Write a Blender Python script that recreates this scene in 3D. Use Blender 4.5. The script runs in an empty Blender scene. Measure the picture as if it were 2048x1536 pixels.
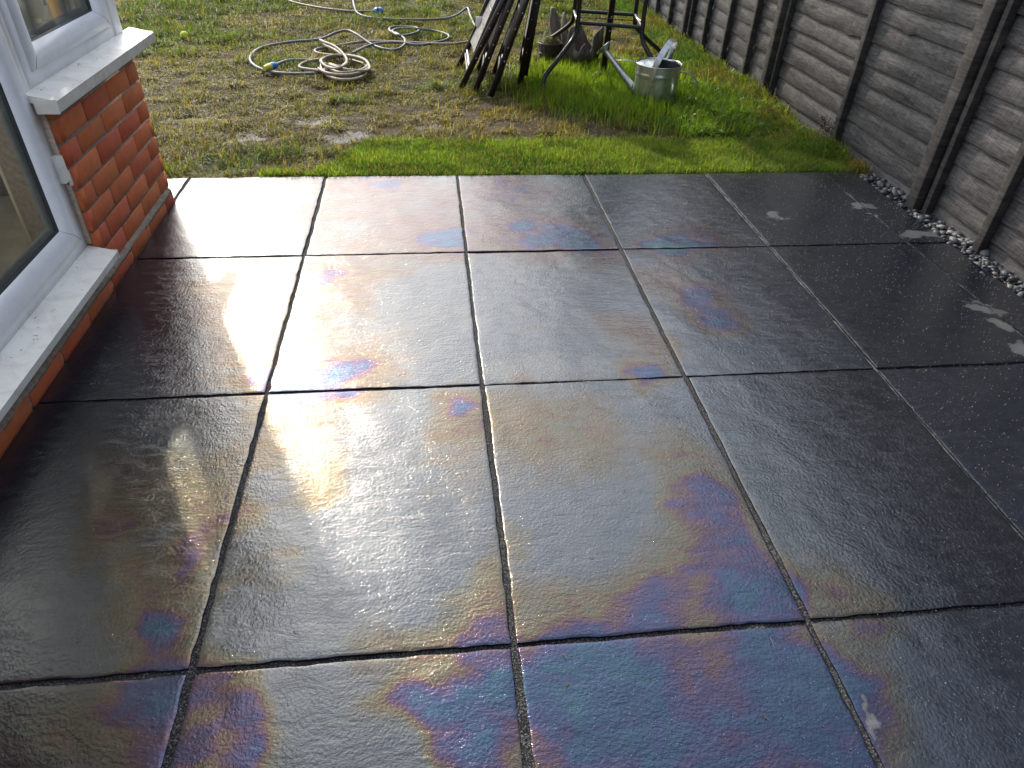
import bpy, bmesh, math, random
import numpy as np
from mathutils import Vector, Matrix

rng = np.random.default_rng(7)
random.seed(7)
scene = bpy.context.scene
COL = scene.collection

# ------------------------------------------------------------------ camera
CAM = dict(f=1392.06, pitch=0.6561, yaw=0.1320, roll=0.0402, loc=(0.4761, -0.7490, 1.2200))


def cam_axes():
    cp, sp = math.cos(CAM['pitch']), math.sin(CAM['pitch'])
    cy, sy = math.cos(CAM['yaw']), math.sin(CAM['yaw'])
    cr, sr = math.cos(CAM['roll']), math.sin(CAM['roll'])
    fwd = np.array([sy * cp, cy * cp, -sp])
    right = np.array([cy, -sy, 0.0])
    up = np.cross(right, fwd)
    return cr * right + sr * up, -sr * right + cr * up, fwd


R_, U_, F_ = cam_axes()
cam_data = bpy.data.cameras.new('camera')
cam = bpy.data.objects.new('camera', cam_data)
COL.objects.link(cam)
cam_data.sensor_width = 36.0
cam_data.lens = 36.0 * CAM['f'] / 2048.0
cam_data.clip_start = 0.02
cam_data.clip_end = 2000
m = Matrix.Identity(4)
for i in range(3):
    m[i][0], m[i][1], m[i][2], m[i][3] = R_[i], U_[i], -F_[i], CAM['loc'][i]
cam.matrix_world = m
scene.camera = cam


def at(px, py, v=0.0, axis=2):
    """a point of the photo (2048 wide) met with the plane axis = v, to read real positions"""
    d = R_ * (px - 1024) / CAM['f'] - U_ * (py - 768) / CAM['f'] + F_
    c = np.array(CAM['loc'])
    return c + d * (v - c[axis]) / d[axis]


# ------------------------------------------------------------------ world, sun, exposure
SKY, GLOW, GLOW_POW, AUREOLE = 0.14, 11.5, 2.2, 2.0
SUN_EL, SUN_AZ = 35.0, -24.0          # azimuth from +Y towards +X
world = bpy.data.worlds.new('World')
scene.world = world
world.use_nodes = True
wn, wl = world.node_tree.nodes, world.node_tree.links
for n in list(wn):
    wn.remove(n)
sky = wn.new('ShaderNodeTexSky')
sky.sky_type = 'NISHITA'
sky.sun_disc = False
sky.sun_elevation = math.radians(SUN_EL)
sky.sun_rotation = math.radians(SUN_AZ)
sky.air_density = 1.0
sky.dust_density = 3.0
sky.ozone_density = 1.5
tc = wn.new('ShaderNodeTexCoord')
mp = wn.new('ShaderNodeMapping')
mp.inputs['Scale'].default_value = (1.0, 1.0, 2.2)
no = wn.new('ShaderNodeTexNoise')
no.inputs['Scale'].default_value = 2.1
no.inputs['Detail'].default_value = 7
no.inputs['Roughness'].default_value = 0.55
cr = wn.new('ShaderNodeValToRGB')
cr.color_ramp.elements[0].position = 0.45
cr.color_ramp.elements[1].position = 0.70
mix = wn.new('ShaderNodeMixRGB')
mix.inputs['Color2'].default_value = (13, 13.2, 13.6, 1)
mulc = wn.new('ShaderNodeMath')
mulc.operation = 'MULTIPLY'
mulc.inputs[1].default_value = 0.72
# thin bright cloud round the sun: forward-scattered light, strongest towards the sun
sund = (math.sin(math.radians(SUN_AZ)) * math.cos(math.radians(SUN_EL)), math.cos(math.radians(SUN_AZ)) * math.cos(math.radians(SUN_EL)), math.sin(math.radians(SUN_EL)))
dot = wn.new('ShaderNodeVectorMath')
dot.operation = 'DOT_PRODUCT'
dot.inputs[1].default_value = sund
mx0 = wn.new('ShaderNodeMath')
mx0.operation = 'MAXIMUM'
mx0.inputs[1].default_value = 0.0
pw = wn.new('ShaderNodeMath')
pw.operation = 'POWER'
pw.inputs[1].default_value = GLOW_POW
cm = wn.new('ShaderNodeMapRange')
cm.inputs['From Min'].default_value = 0.35
cm.inputs['From Max'].default_value = 0.65
cm.inputs['To Min'].default_value = 0.65 * GLOW
cm.inputs['To Max'].default_value = 1.0 * GLOW
sep = wn.new('ShaderNodeSeparateXYZ')
elv = wn.new('ShaderNodeMapRange')
elv.inputs['From Min'].default_value = 0.78
elv.inputs['From Max'].default_value = 0.985
elv.inputs['To Min'].default_value = 1.0
elv.inputs['To Max'].default_value = 0.22
pw2 = wn.new('ShaderNodeMath')
pw2.operation = 'POWER'
pw2.inputs[1].default_value = 45.0
au = wn.new('ShaderNodeMath')
au.operation = 'MULTIPLY_ADD'
au.inputs[1].default_value = AUREOLE / GLOW
gm0 = wn.new('ShaderNodeMath')
gm0.operation = 'MULTIPLY'
gm_ = wn.new('ShaderNodeMath')
gm_.operation = 'MULTIPLY'
glc = wn.new('ShaderNodeMixRGB')
glc.blend_type = 'MULTIPLY'
glc.inputs['Fac'].default_value = 1.0
glc.inputs['Color1'].default_value = (0.90, 0.96, 1.03, 1)
addc = wn.new('ShaderNodeMixRGB')
addc.blend_type = 'ADD'
addc.inputs['Fac'].default_value = 1.0
bg = wn.new('ShaderNodeBackground')
bg.inputs['Strength'].default_value = SKY
wo = wn.new('ShaderNodeOutputWorld')
wl.new(tc.outputs['Generated'], mp.inputs['Vector'])
wl.new(mp.outputs['Vector'], no.inputs['Vector'])
wl.new(no.outputs['Fac'], cr.inputs['Fac'])
wl.new(cr.outputs['Color'], mulc.inputs[0])
wl.new(mulc.outputs[0], mix.inputs['Fac'])
wl.new(sky.outputs['Color'], mix.inputs['Color1'])
wl.new(tc.outputs['Generated'], dot.inputs[0])
wl.new(dot.outputs['Value'], mx0.inputs[0])
wl.new(mx0.outputs[0], pw.inputs[0])
wl.new(no.outputs['Fac'], cm.inputs['Value'])
wl.new(tc.outputs['Generated'], sep.inputs[0])
wl.new(sep.outputs['Z'], elv.inputs['Value'])
wl.new(mx0.outputs[0], pw2.inputs[0])
wl.new(pw2.outputs[0], au.inputs[0])
wl.new(pw.outputs[0], au.inputs[2])
wl.new(au.outputs[0], gm0.inputs[0])
wl.new(elv.outputs['Result'], gm0.inputs[1])
wl.new(gm0.outputs[0], gm_.inputs[0])
wl.new(cm.outputs['Result'], gm_.inputs[1])
wl.new(gm_.outputs[0], glc.inputs['Color2'])
wl.new(mix.outputs['Color'], addc.inputs['Color1'])
wl.new(glc.outputs['Color'], addc.inputs['Color2'])
wl.new(addc.outputs['Color'], bg.inputs['Color'])
wl.new(bg.outputs['Background'], wo.inputs['Surface'])

sun_data = bpy.data.lights.new('sun', 'SUN')
sun_data.energy = 2.9
sun_data.angle = math.radians(1.8)
sun_data.color = (1.0, 0.90, 0.75)
sun = bpy.data.objects.new('sun', sun_data)
COL.objects.link(sun)
sd = Vector((math.sin(math.radians(SUN_AZ)) * math.cos(math.radians(SUN_EL)),
             math.cos(math.radians(SUN_AZ)) * math.cos(math.radians(SUN_EL)),
             math.sin(math.radians(SUN_EL))))
sun.rotation_euler = sd.to_track_quat('Z', 'Y').to_euler()
sun.location = sd * 30

scene.view_settings.view_transform = 'Standard'
scene.view_settings.look = 'None'
scene.view_settings.exposure = 0.52
scene.view_settings.gamma = 1.0
scene.render.engine = 'CYCLES'
scene.cycles.max_bounces = 8
scene.cycles.transparent_max_bounces = 24
scene.cycles.sample_clamp_indirect = 6.0


# ------------------------------------------------------------------ helpers
def hash2(ix, iy, s):
    h = (ix.astype(np.int64) * 374761393 + iy.astype(np.int64) * 668265263 + s * 974711) & 0x7fffffff
    h = ((h ^ (h >> 13)) * 1274126177) & 0x7fffffff
    h = h ^ (h >> 16)
    return (h & 0xffff) / 65535.0


def vnoise(x, y, s=0):
    x = np.asarray(x, float)
    y = np.asarray(y, float)
    ix, iy = np.floor(x), np.floor(y)
    fx, fy = x - ix, y - iy
    fx = fx * fx * (3 - 2 * fx)
    fy = fy * fy * (3 - 2 * fy)
    a = hash2(ix, iy, s) * (1 - fx) + hash2(ix + 1, iy, s) * fx
    b = hash2(ix, iy + 1, s) * (1 - fx) + hash2(ix + 1, iy + 1, s) * fx
    return a * (1 - fy) + b * fy


def fbm(x, y, s=0, o=4):
    t, a, n = 0, 0.5, 0
    x = np.asarray(x, float)
    y = np.asarray(y, float)
    for k in range(o):
        t = t + a * vnoise(x * 2 ** k, y * 2 ** k, s + 17 * k)
        n += a
        a *= 0.5
    return t / n


def sstep(e0, e1, x):
    t = np.clip((x - e0) / (e1 - e0), 0, 1)
    return t * t * (3 - 2 * t)


def new_mat(name):
    mt = bpy.data.materials.new(name)
    mt.use_nodes = True
    nt = mt.node_tree
    b = nt.nodes['Principled BSDF']
    return mt, nt, b


class N:
    """small node-graph helper"""
    def __init__(s, nt):
        s.nt = nt

    def add(s, t, **kw):
        n = s.nt.nodes.new(t)
        for k, v in kw.items():
            if k.startswith('i_'):
                n.inputs[k[2:].replace('_', ' ')].default_value = v
            else:
                setattr(n, k, v)
        return n

    def link(s, a, b):
        s.nt.links.new(a, b)

    def coord(s, scale=(1, 1, 1), kind='Object', rot=(0, 0, 0)):
        t = s.add('ShaderNodeTexCoord')
        mpn = s.add('ShaderNodeMapping')
        mpn.inputs['Scale'].default_value = scale
        mpn.inputs['Rotation'].default_value = rot
        s.link(t.outputs[kind], mpn.inputs['Vector'])
        return mpn.outputs['Vector']

    def noise(s, vec, scale, detail=4, rough=0.55, dist=0.0):
        n = s.add('ShaderNodeTexNoise')
        n.inputs['Scale'].default_value = scale
        n.inputs['Detail'].default_value = detail
        n.inputs['Roughness'].default_value = rough
        n.inputs['Distortion'].default_value = dist
        s.link(vec, n.inputs['Vector'])
        return n.outputs['Fac']

    def ramp(s, fac, stops):
        r = s.add('ShaderNodeValToRGB')
        e = r.color_ramp.elements
        while len(e) < len(stops):
            e.new(0.5)
        for k, (p, c) in enumerate(stops):
            e[k].position = p
            e[k].color = (c, c, c, 1) if isinstance(c, (int, float)) else (*c, 1)
        s.link(fac, r.inputs['Fac'])
        return r.outputs['Color']

    def mixc(s, fac, a, b, mode='MIX'):
        n = s.add('ShaderNodeMixRGB', blend_type=mode)
        for sock, v in ((n.inputs['Fac'], fac), (n.inputs['Color1'], a), (n.inputs['Color2'], b)):
            s.put(sock, v)
        return n.outputs['Color']

    def math(s, op, a, b=0.0, clamp=False):
        n = s.add('ShaderNodeMath', operation=op, use_clamp=clamp)
        s.put(n.inputs[0], a)
        s.put(n.inputs[1], b)
        return n.outputs[0]

    def put(s, sock, v):
        if isinstance(v, bpy.types.NodeSocket):
            s.link(v, sock)
        elif isinstance(v, (tuple, list)):
            sock.default_value = (*v, 1) if len(v) == 3 else v
        else:
            sock.default_value = v

    def attr(s, name):
        a = s.add('ShaderNodeAttribute', attribute_name=name)
        return a

    def schlick(s, f0=0.04):
        geo = s.add('ShaderNodeNewGeometry')
        d = s.add('ShaderNodeVectorMath', operation='DOT_PRODUCT')
        s.link(geo.outputs['Incoming'], d.inputs[0])
        s.link(geo.outputs['Normal'], d.inputs[1])
        c = s.math('SUBTRACT', 1.0, s.math('ABSOLUTE', d.outputs['Value']), clamp=True)
        return s.math('ADD', f0, s.math('MULTIPLY', s.math('POWER', c, 5.0), 1 - f0), clamp=True)

    def bump(s, height, strength, dist, normal=None):
        b = s.add('ShaderNodeBump')
        b.inputs['Strength'].default_value = strength
        b.inputs['Distance'].default_value = dist
        s.link(height, b.inputs['Height'])
        if normal is not None:
            s.link(normal, b.inputs['Normal'])
        return b.outputs['Normal']


def mesh_np(name, verts, faces, mat=None, parent=None, smooth=False, attrs=None, cols=None):
    """faces: list of index arrays (k x 3 or k x 4) or python lists"""
    me = bpy.data.meshes.new(name)
    verts = np.asarray(verts, np.float32)
    if isinstance(faces, list) and len(faces) and isinstance(faces[0], np.ndarray) and faces[0].ndim == 2:
        loops = np.concatenate([f.ravel() for f in faces]).astype(np.int32)
        tot = np.concatenate([np.full(len(f), f.shape[1]) for f in faces]).astype(np.int32)
    else:
        loops = np.array([i for f in faces for i in f], np.int32)
        tot = np.array([len(f) for f in faces], np.int32)
    start = np.concatenate([[0], np.cumsum(tot)[:-1]]).astype(np.int32)
    me.vertices.add(len(verts))
    me.vertices.foreach_set('co', verts.ravel())
    me.loops.add(len(loops))
    me.loops.foreach_set('vertex_index', loops)
    me.polygons.add(len(tot))
    me.polygons.foreach_set('loop_start', start)
    me.polygons.foreach_set('loop_total', tot)
    me.update(calc_edges=True)
    if smooth:
        me.polygons.foreach_set('use_smooth', np.ones(len(tot), bool))
    for k, a in (attrs or {}).items():
        at_ = me.attributes.new(k, 'FLOAT', 'POINT')
        at_.data.foreach_set('value', np.asarray(a, np.float32).ravel())
    if cols is not None:
        at_ = me.attributes.new('tint', 'FLOAT_COLOR', 'POINT')
        c4 = np.ones((len(verts), 4), np.float32)
        c4[:, :3] = cols
        at_.data.foreach_set('color', c4.ravel())
    me.validate()
    if mat:
        me.materials.append(mat)
    o = bpy.data.objects.new(name, me)
    COL.objects.link(o)
    if parent:
        o.parent = parent
    return o


class MB:
    """collects shapes into one mesh"""
    def __init__(s):
        s.v, s.f, s.sm = [], [], []

    def add(s, v, f):
        o = len(s.v)
        s.v += [tuple(float(c) for c in p) for p in v]
        s.f += [[i + o for i in q] for q in f]

    def box(s, lo, hi, ch=0.0):
        (x0, y0, z0), (x1, y1, z1) = lo, hi
        if ch <= 0:
            s.add([(x0, y0, z0), (x1, y0, z0), (x1, y1, z0), (x0, y1, z0), (x0, y0, z1), (x1, y0, z1), (x1, y1, z1), (x0, y1, z1)],
                  [(3, 2, 1, 0), (4, 5, 6, 7), (0, 1, 5, 4), (1, 2, 6, 5), (2, 3, 7, 6), (3, 0, 4, 7)])
            return
        bm = bmesh.new()
        bmesh.ops.create_cube(bm, size=1)
        for v in bm.verts:
            v.co = Vector(((x0 + x1) / 2 + v.co.x * (x1 - x0), (y0 + y1) / 2 + v.co.y * (y1 - y0), (z0 + z1) / 2 + v.co.z * (z1 - z0)))
        bmesh.ops.bevel(bm, geom=list(bm.edges), offset=ch, segments=2, affect='EDGES', profile=0.6)
        bm.verts.index_update()
        s.add([v.co for v in bm.verts], [[v.index for v in f.verts] for f in bm.faces])
        bm.free()

    def bar(s, a, b, w, d, up=(0, 0, 1), ch=0.0):
        """rectangular bar from a to b, w along the side axis, d along the other"""
        a, b, up = Vector(a), Vector(b), Vector(up)
        t = (b - a).normalized()
        sd_ = t.cross(up).normalized()
        n = sd_.cross(t).normalized()
        vs = []
        for p in (a, b):
            for i, j in ((-1, -1), (1, -1), (1, 1), (-1, 1)):
                vs.append(p + sd_ * w / 2 * i + n * d / 2 * j)
        s.add(vs, [(3, 2, 1, 0), (4, 5, 6, 7), (0, 1, 5, 4), (1, 2, 6, 5), (2, 3, 7, 6), (3, 0, 4, 7)])

    def tube(s, pts, r, seg=10, cap=True, rs=None):
        pts = [Vector(p) for p in pts]
        n = len(pts)
        o = len(s.v)
        prev = None
        for i, p in enumerate(pts):
            t = (pts[min(i + 1, n - 1)] - pts[max(i - 1, 0)]).normalized()
            if prev is None:
                ref = Vector((0, 0, 1)) if abs(t.z) < 0.9 else Vector((1, 0, 0))
                u = t.cross(ref).normalized()
            else:
                u = (prev - t * prev.dot(t)).normalized()
            prev = u
            w = t.cross(u)
            rr = rs[i] if rs is not None else r
            for k in range(seg):
                a = 2 * math.pi * k / seg
                s.v.append(tuple(p + u * rr * math.cos(a) + w * rr * math.sin(a)))
        for i in range(n - 1):
            for k in range(seg):
                k2 = (k + 1) % seg
                s.f.append([o + i * seg + k, o + i * seg + k2, o + (i + 1) * seg + k2, o + (i + 1) * seg + k])
        if cap:
            s.f.append([o + k for k in range(seg)][::-1])
            s.f.append([o + (n - 1) * seg + k for k in range(seg)])

    def lathe(s, prof, c, seg=40, cap0=False, cap1=False):
        o = len(s.v)
        for (r, z) in prof:
            for k in range(seg):
                a = 2 * math.pi * k / seg
                s.v.append((c[0] + r * math.cos(a), c[1] + r * math.sin(a), c[2] + z))
        for i in range(len(prof) - 1):
            for k in range(seg):
                k2 = (k + 1) % seg
                s.f.append([o + i * seg + k, o + i * seg + k2, o + (i + 1) * seg + k2, o + (i + 1) * seg + k])
        if cap0:
            s.f.append([o + k for k in range(seg)][::-1])
        if cap1:
            s.f.append([o + (len(prof) - 1) * seg + k for k in range(seg)])

    def ribbon(s, pts, w_vec, th):
        """strip along pts, width along w_vec, thickness th"""
        pts = [Vector(p) for p in pts]
        wv = Vector(w_vec)
        o = len(s.v)
        n = len(pts)
        for i, p in enumerate(pts):
            t = (pts[min(i + 1, n - 1)] - pts[max(i - 1, 0)]).normalized()
            nr = t.cross(wv).normalized() * th / 2
            for q in (p - wv / 2 - nr, p + wv / 2 - nr, p + wv / 2 + nr, p - wv / 2 + nr):
                s.v.append(tuple(q))
        for i in range(n - 1):
            for k in range(4):
                k2 = (k + 1) % 4
                s.f.append([o + i * 4 + k, o + i * 4 + k2, o + i * 4 + 4 + k2, o + i * 4 + 4 + k])
        s.f.append([o + 3, o + 2, o + 1, o])
        s.f.append([o + (n - 1) * 4 + k for k in range(4)])

    def build(s, name, mat, parent=None, smooth=False, angle=40):
        o = mesh_np(name, s.v, s.f, mat, parent)
        if smooth:
            me = o.data
            me.polygons.foreach_set('use_smooth', np.ones(len(me.polygons), bool))
            me.set_sharp_from_angle(angle=math.radians(angle))
        return o


def spline(pts, n=10, closed=False):
    """Catmull-Rom through the points"""
    P = [np.asarray(p, float) for p in pts]
    out = []
    k = len(P)
    for i in range(k - 1):
        p0 = P[max(i - 1, 0)]
        p1, p2 = P[i], P[i + 1]
        p3 = P[min(i + 2, k - 1)]
        for j in range(n):
            t = j / n
            out.append(0.5 * (2 * p1 + (p2 - p0) * t + (2 * p0 - 5 * p1 + 4 * p2 - p3) * t * t + (3 * p1 - p0 - 3 * p2 + p3) * t ** 3))
    out.append(P[-1])
    return out


def thing(name, label, cat, loc=(0, 0, 0), group=None):
    o = bpy.data.objects.new(name, None)
    COL.objects.link(o)
    o.empty_display_size = 0.1
    o.location = loc
    return tag(o, label, cat, group)


def tag(o, label=None, cat=None, group=None, kind=None):
    if label:
        o['label'] = label
    if cat:
        o['category'] = cat
    if group:
        o['group'] = group
    if kind:
        o['kind'] = kind
    return o


# ------------------------------------------------------------------ materials
def simple(name, col, rough=0.5, metal=0.0, var=0.15, scale=30, bump=0.0, bscale=200, spec=0.5):
    mt, nt, b = new_mat(name)
    g = N(nt)
    v = g.coord()
    f = g.noise(v, scale, 5)
    lo = tuple(c * (1 - var) for c in col)
    hi = tuple(min(1, c * (1 + var)) for c in col)
    g.link(g.ramp(f, [(0.3, lo), (0.7, hi)]), b.inputs['Base Color'])
    g.link(g.ramp(g.noise(v, scale * 2.3, 4), [(0.3, max(0.03, rough - 0.08)), (0.7, min(1, rough + 0.1))]), b.inputs['Roughness'])
    b.inputs['Metallic'].default_value = metal
    b.inputs['Specular IOR Level'].default_value = spec
    if bump:
        g.link(g.bump(g.noise(v, bscale, 4), bump, 0.002), b.inputs['Normal'])
    return mt


def mat_slab():
    mt, nt, b = new_mat('oiled_slate')
    g = N(nt)
    v = g.coord()
    film, dry, wet, res, crk = (g.attr(k).outputs['Fac'] for k in ('film', 'dry', 'wet', 'residue', 'slab_tone'))
    streak = g.coord(scale=(1, 1.35, 1), rot=(0, 0, 0.5))
    n_big = g.noise(v, 5, 5, 0.6, 0.6)
    n_mid = g.noise(streak, 22, 6, 0.62, 0.4)
    n_fine = g.noise(v, 90, 4, 0.6)
    # dry patches and residue with crisp, noisy outlines
    d = g.math('ADD', dry, g.math('MULTIPLY', g.math('SUBTRACT', n_mid, 0.5), 0.7))
    d = g.ramp(d, [(0.42, 0.0), (0.55, 0.7), (0.8, 1.0)])
    r = g.math('ADD', res, g.math('MULTIPLY', g.math('SUBTRACT', n_mid, 0.5), 0.9))
    r = g.ramp(r, [(0.42, 0.0), (0.53, 0.7), (0.8, 1.0)])
    base = g.ramp(g.math('ADD', g.math('MULTIPLY', n_mid, 0.6), g.math('MULTIPLY', n_fine, 0.4)),
                  [(0.30, (0.005, 0.0065, 0.0105)), (0.52, (0.009, 0.0112, 0.0175)), (0.75, (0.017, 0.020, 0.028))])
    # pale dust specks
    vo = g.add('ShaderNodeTexVoronoi')
    vo.inputs['Scale'].default_value = 150
    g.link(v, vo.inputs['Vector'])
    sp = g.math('LESS_THAN', vo.outputs['Distance'], 0.13)
    sp = g.math('MULTIPLY', sp, g.math('GREATER_THAN', g.noise(v, 60, 2), 0.56))
    base = g.mixc(g.math('MULTIPLY', sp, 0.5), base, (0.22, 0.22, 0.22))
    base = g.mixc(g.math('MULTIPLY', g.math('POWER', d, 2.0), 0.85), base, (0.045, 0.045, 0.045))
    base = g.mixc(g.math('MULTIPLY', r, 0.9), base, (0.075, 0.08, 0.085))
    base = g.mixc(1.0, base, g.math('ADD', 0.75, g.math('MULTIPLY', crk, 0.5)), 'MULTIPLY')
    g.link(base, b.inputs['Base Color'])
    # sealer film, nanometres
    th = g.math('ADD', film, g.math('MULTIPLY', g.math('SUBTRACT', n_mid, 0.5), 48))
    th = g.math('ADD', th, g.math('MULTIPLY', g.math('SUBTRACT', n_big, 0.5), 36))
    th = g.math('MULTIPLY', g.math('MAXIMUM', th, 0.0), 0.975)
    th = g.math('MULTIPLY', th, g.math('SUBTRACT', 1.0, r))
    g.link(th, b.inputs['Thin Film Thickness'])
    fa_ = g.attr('film_amount').outputs['Fac']
    g.link(g.math('SUBTRACT', 1.86, g.math('MULTIPLY', fa_, 1.86 - FILM_IOR)), b.inputs['Thin Film IOR'])
    b.inputs['IOR'].default_value = SLAB_IOR
    ro = g.math('SUBTRACT', g.math('ADD', 0.115, g.math('MULTIPLY', g.math('SUBTRACT', n_big, 0.5), 0.12)), g.math('MULTIPLY', wet, 0.1))
    ro = g.math('ADD', ro, g.math('MULTIPLY', g.math('MAXIMUM', g.math('MULTIPLY', d, 0.5), r), 0.30), clamp=True)
    ro = g.math('MAXIMUM', ro, 0.07)
    g.link(ro, b.inputs['Roughness'])
    # riven skin
    h1 = g.noise(v, 150, 3, 0.55, 0.2)
    h2 = g.noise(g.coord(scale=(1, 1.6, 1), rot=(0, 0, -0.4)), 30, 4, 0.55, 0.5)
    cl = g.noise(g.coord(scale=(1.0, 2.6, 1), rot=(0, 0, 0.7)), 11, 7, 0.68, 1.2)
    cleft = g.ramp(cl, [(0.40, 0.0), (0.50, 0.55), (0.53, 0.62), (0.66, 1.0)])
    amt = g.math('ADD', 0.10, g.math('MULTIPLY', g.noise(v, 3.2, 4, 0.6, 0.8), 1.45))
    h = g.math('ADD', g.math('MULTIPLY', h1, 0.85), g.math('MULTIPLY', h2, 0.55))
    h = g.math('ADD', g.math('MULTIPLY', h, amt), g.math('MULTIPLY', cleft, 0.26))
    h = g.math('MULTIPLY', h, g.math('SUBTRACT', 1.0, g.math('MULTIPLY', wet, 0.45)))
    g.link(g.bump(h, 1.0, SLAB_BUMP), b.inputs['Normal'])
    return mt


FILM_IOR, SLAB_IOR, SLAB_BUMP = 1.73, 1.88, 0.0016


def mat_grout():
    mt, nt, b = new_mat('jointing_sand')
    g = N(nt)
    v = g.coord()
    f = g.noise(v, 330, 2, 0.7)
    pale = g.attr('pale').outputs['Fac']
    dark = g.ramp(f, [(0.38, (0.008, 0.008, 0.009)), (0.52, (0.020, 0.020, 0.021)), (0.70, (0.19, 0.19, 0.19))])
    lite = g.ramp(f, [(0.36, (0.04, 0.04, 0.04)), (0.55, (0.12, 0.12, 0.12)), (0.72, (0.27, 0.27, 0.26))])
    g.link(g.mixc(pale, dark, lite), b.inputs['Base Color'])
    b.inputs['Roughness'].default_value = 0.85
    b.inputs['Specular IOR Level'].default_value = 0.2
    g.link(g.bump(f, 0.8, 0.003), b.inputs['Normal'])
    return mt


def mat_soil():
    mt, nt, b = new_mat('soil')
    g = N(nt)
    v = g.coord()
    a = g.noise(v, 3.1, 6, 0.65, 0.3)
    c = g.noise(v, 34, 6, 0.7)
    wet = g.attr('wet').outputs['Fac']
    base = g.ramp(c, [(0.30, (0.016, 0.010, 0.006)), (0.5, (0.052, 0.035, 0.019)), (0.72, (0.13, 0.092, 0.052))])
    base = g.mixc(g.ramp(a, [(0.4, 0.0), (0.65, 0.5)]), base, (0.055, 0.050, 0.022))
    base = g.mixc(g.attr('grassy').outputs['Fac'], base, g.ramp(c, [(0.3, (0.045, 0.055, 0.014)), (0.7, (0.115, 0.120, 0.034))]))
    w = g.math('ADD', wet, g.math('MULTIPLY', g.math('SUBTRACT', c, 0.5), 1.2))
    w = g.ramp(w, [(0.42, 0.0), (0.6, 1.0)])
    base = g.mixc(g.math('MULTIPLY', w, 0.6), base, (0.014, 0.011, 0.008))
    b.inputs['Specular IOR Level'].default_value = 0.2
    g.link(base, b.inputs['Base Color'])
    g.link(g.ramp(w, [(0.0, 0.9), (1.0, 0.36)]), b.inputs['Roughness'])
    g.link(g.bump(g.noise(v, 70, 5, 0.7), 0.7, 0.012), b.inputs['Normal'])
    return mt


def mat_grass(name='grass_blade', trans=0.5, rough=0.42):
    mt, nt, b = new_mat(name)
    g = N(nt)
    c = g.attr('tint').outputs['Color']
    g.link(c, b.inputs['Base Color'])
    b.inputs['Roughness'].default_value = rough
    b.inputs['Specular IOR Level'].default_value = 0.22
    tr = g.add('ShaderNodeBsdfTranslucent')
    g.link(g.mixc(1.0, c, (2.1, 2.1, 0.85), 'MULTIPLY'), tr.inputs['Color'])
    mx = g.add('ShaderNodeMixShader')
    mx.inputs['Fac'].default_value = trans
    out = nt.nodes['Material Output']
    g.link(b.outputs[0], mx.inputs[1])
    g.link(tr.outputs[0], mx.inputs[2])
    g.link(mx.outputs[0], out.inputs['Surface'])
    return mt


def mat_fence(name, lo, mid, hi, seed=0.0):
    mt, nt, b = new_mat(name)
    g = N(nt)
    t = g.add('ShaderNodeTexCoord')
    mpn = g.add('ShaderNodeMapping')
    mpn.inputs['Scale'].default_value = (1, 1.0, 9)
    mpn.inputs['Location'].default_value = (seed, seed * 3, seed * 2)
    g.link(t.outputs['Object'], mpn.inputs['Vector'])
    bid = g.attr('board').outputs['Fac']
    comb = g.add('ShaderNodeVectorMath', operation='ADD')
    cx = g.add('ShaderNodeCombineXYZ')
    g.link(g.math('MULTIPLY', bid, 37.0), cx.inputs['X'])
    g.link(g.math('MULTIPLY', bid, 11.0), cx.inputs['Y'])
    g.link(mpn.outputs['Vector'], comb.inputs[0])
    g.link(cx.outputs['Vector'], comb.inputs[1])
    vv = comb.outputs['Vector']
    grain = g.noise(vv, 9, 8, 0.62, 1.6)
    broad = g.noise(vv, 2.0, 4, 0.6, 0.5)
    saw = g.noise(g.coord(scale=(1, 60, 3)), 4.0, 4, 0.7)
    # knots
    vo = g.add('ShaderNodeTexVoronoi')
    vo.inputs['Scale'].default_value = 2.6
    mp2 = g.add('ShaderNodeVectorMath', operation='ADD')
    mp3 = g.add('ShaderNodeMapping')
    mp3.inputs['Scale'].default_value = (1, 1.0, 2.2)
    g.link(t.outputs['Object'], mp3.inputs['Vector'])
    g.link(mp3.outputs['Vector'], mp2.inputs[0])
    g.link(cx.outputs['Vector'], mp2.inputs[1])
    g.link(mp2.outputs['Vector'], vo.inputs['Vector'])
    knot = g.ramp(g.math('ADD', vo.outputs['Distance'], g.math('MULTIPLY', grain, 0.12)), [(0.10, 1.0), (0.20, 0.0)])
    f = g.math('ADD', g.math('MULTIPLY', grain, 0.5), g.math('MULTIPLY', broad, 0.35))
    f = g.math('ADD', f, g.math('MULTIPLY', saw, 0.3))
    base = g.ramp(f, [(0.45, lo), (0.565, mid), (0.68, hi)])
    tone = g.math('ADD', 0.78, g.math('MULTIPLY', g.noise(cx.outputs['Vector'], 3.7, 0), 0.45))
    base = g.mixc(1.0, base, tone, 'MULTIPLY')
    base = g.mixc(g.math('MULTIPLY', knot, 0.75), base, (0.022, 0.019, 0.017))
    g.link(base, b.inputs['Base Color'])
    b.inputs['Roughness'].default_value = 0.72
    b.inputs['Specular IOR Level'].default_value = 0.35
    hgt = g.math('ADD', g.math('MULTIPLY', grain, 0.7), g.math('MULTIPLY', saw, 0.5))
    g.link(g.bump(hgt, 0.45, 0.0018), b.inputs['Normal'])
    return mt


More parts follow.
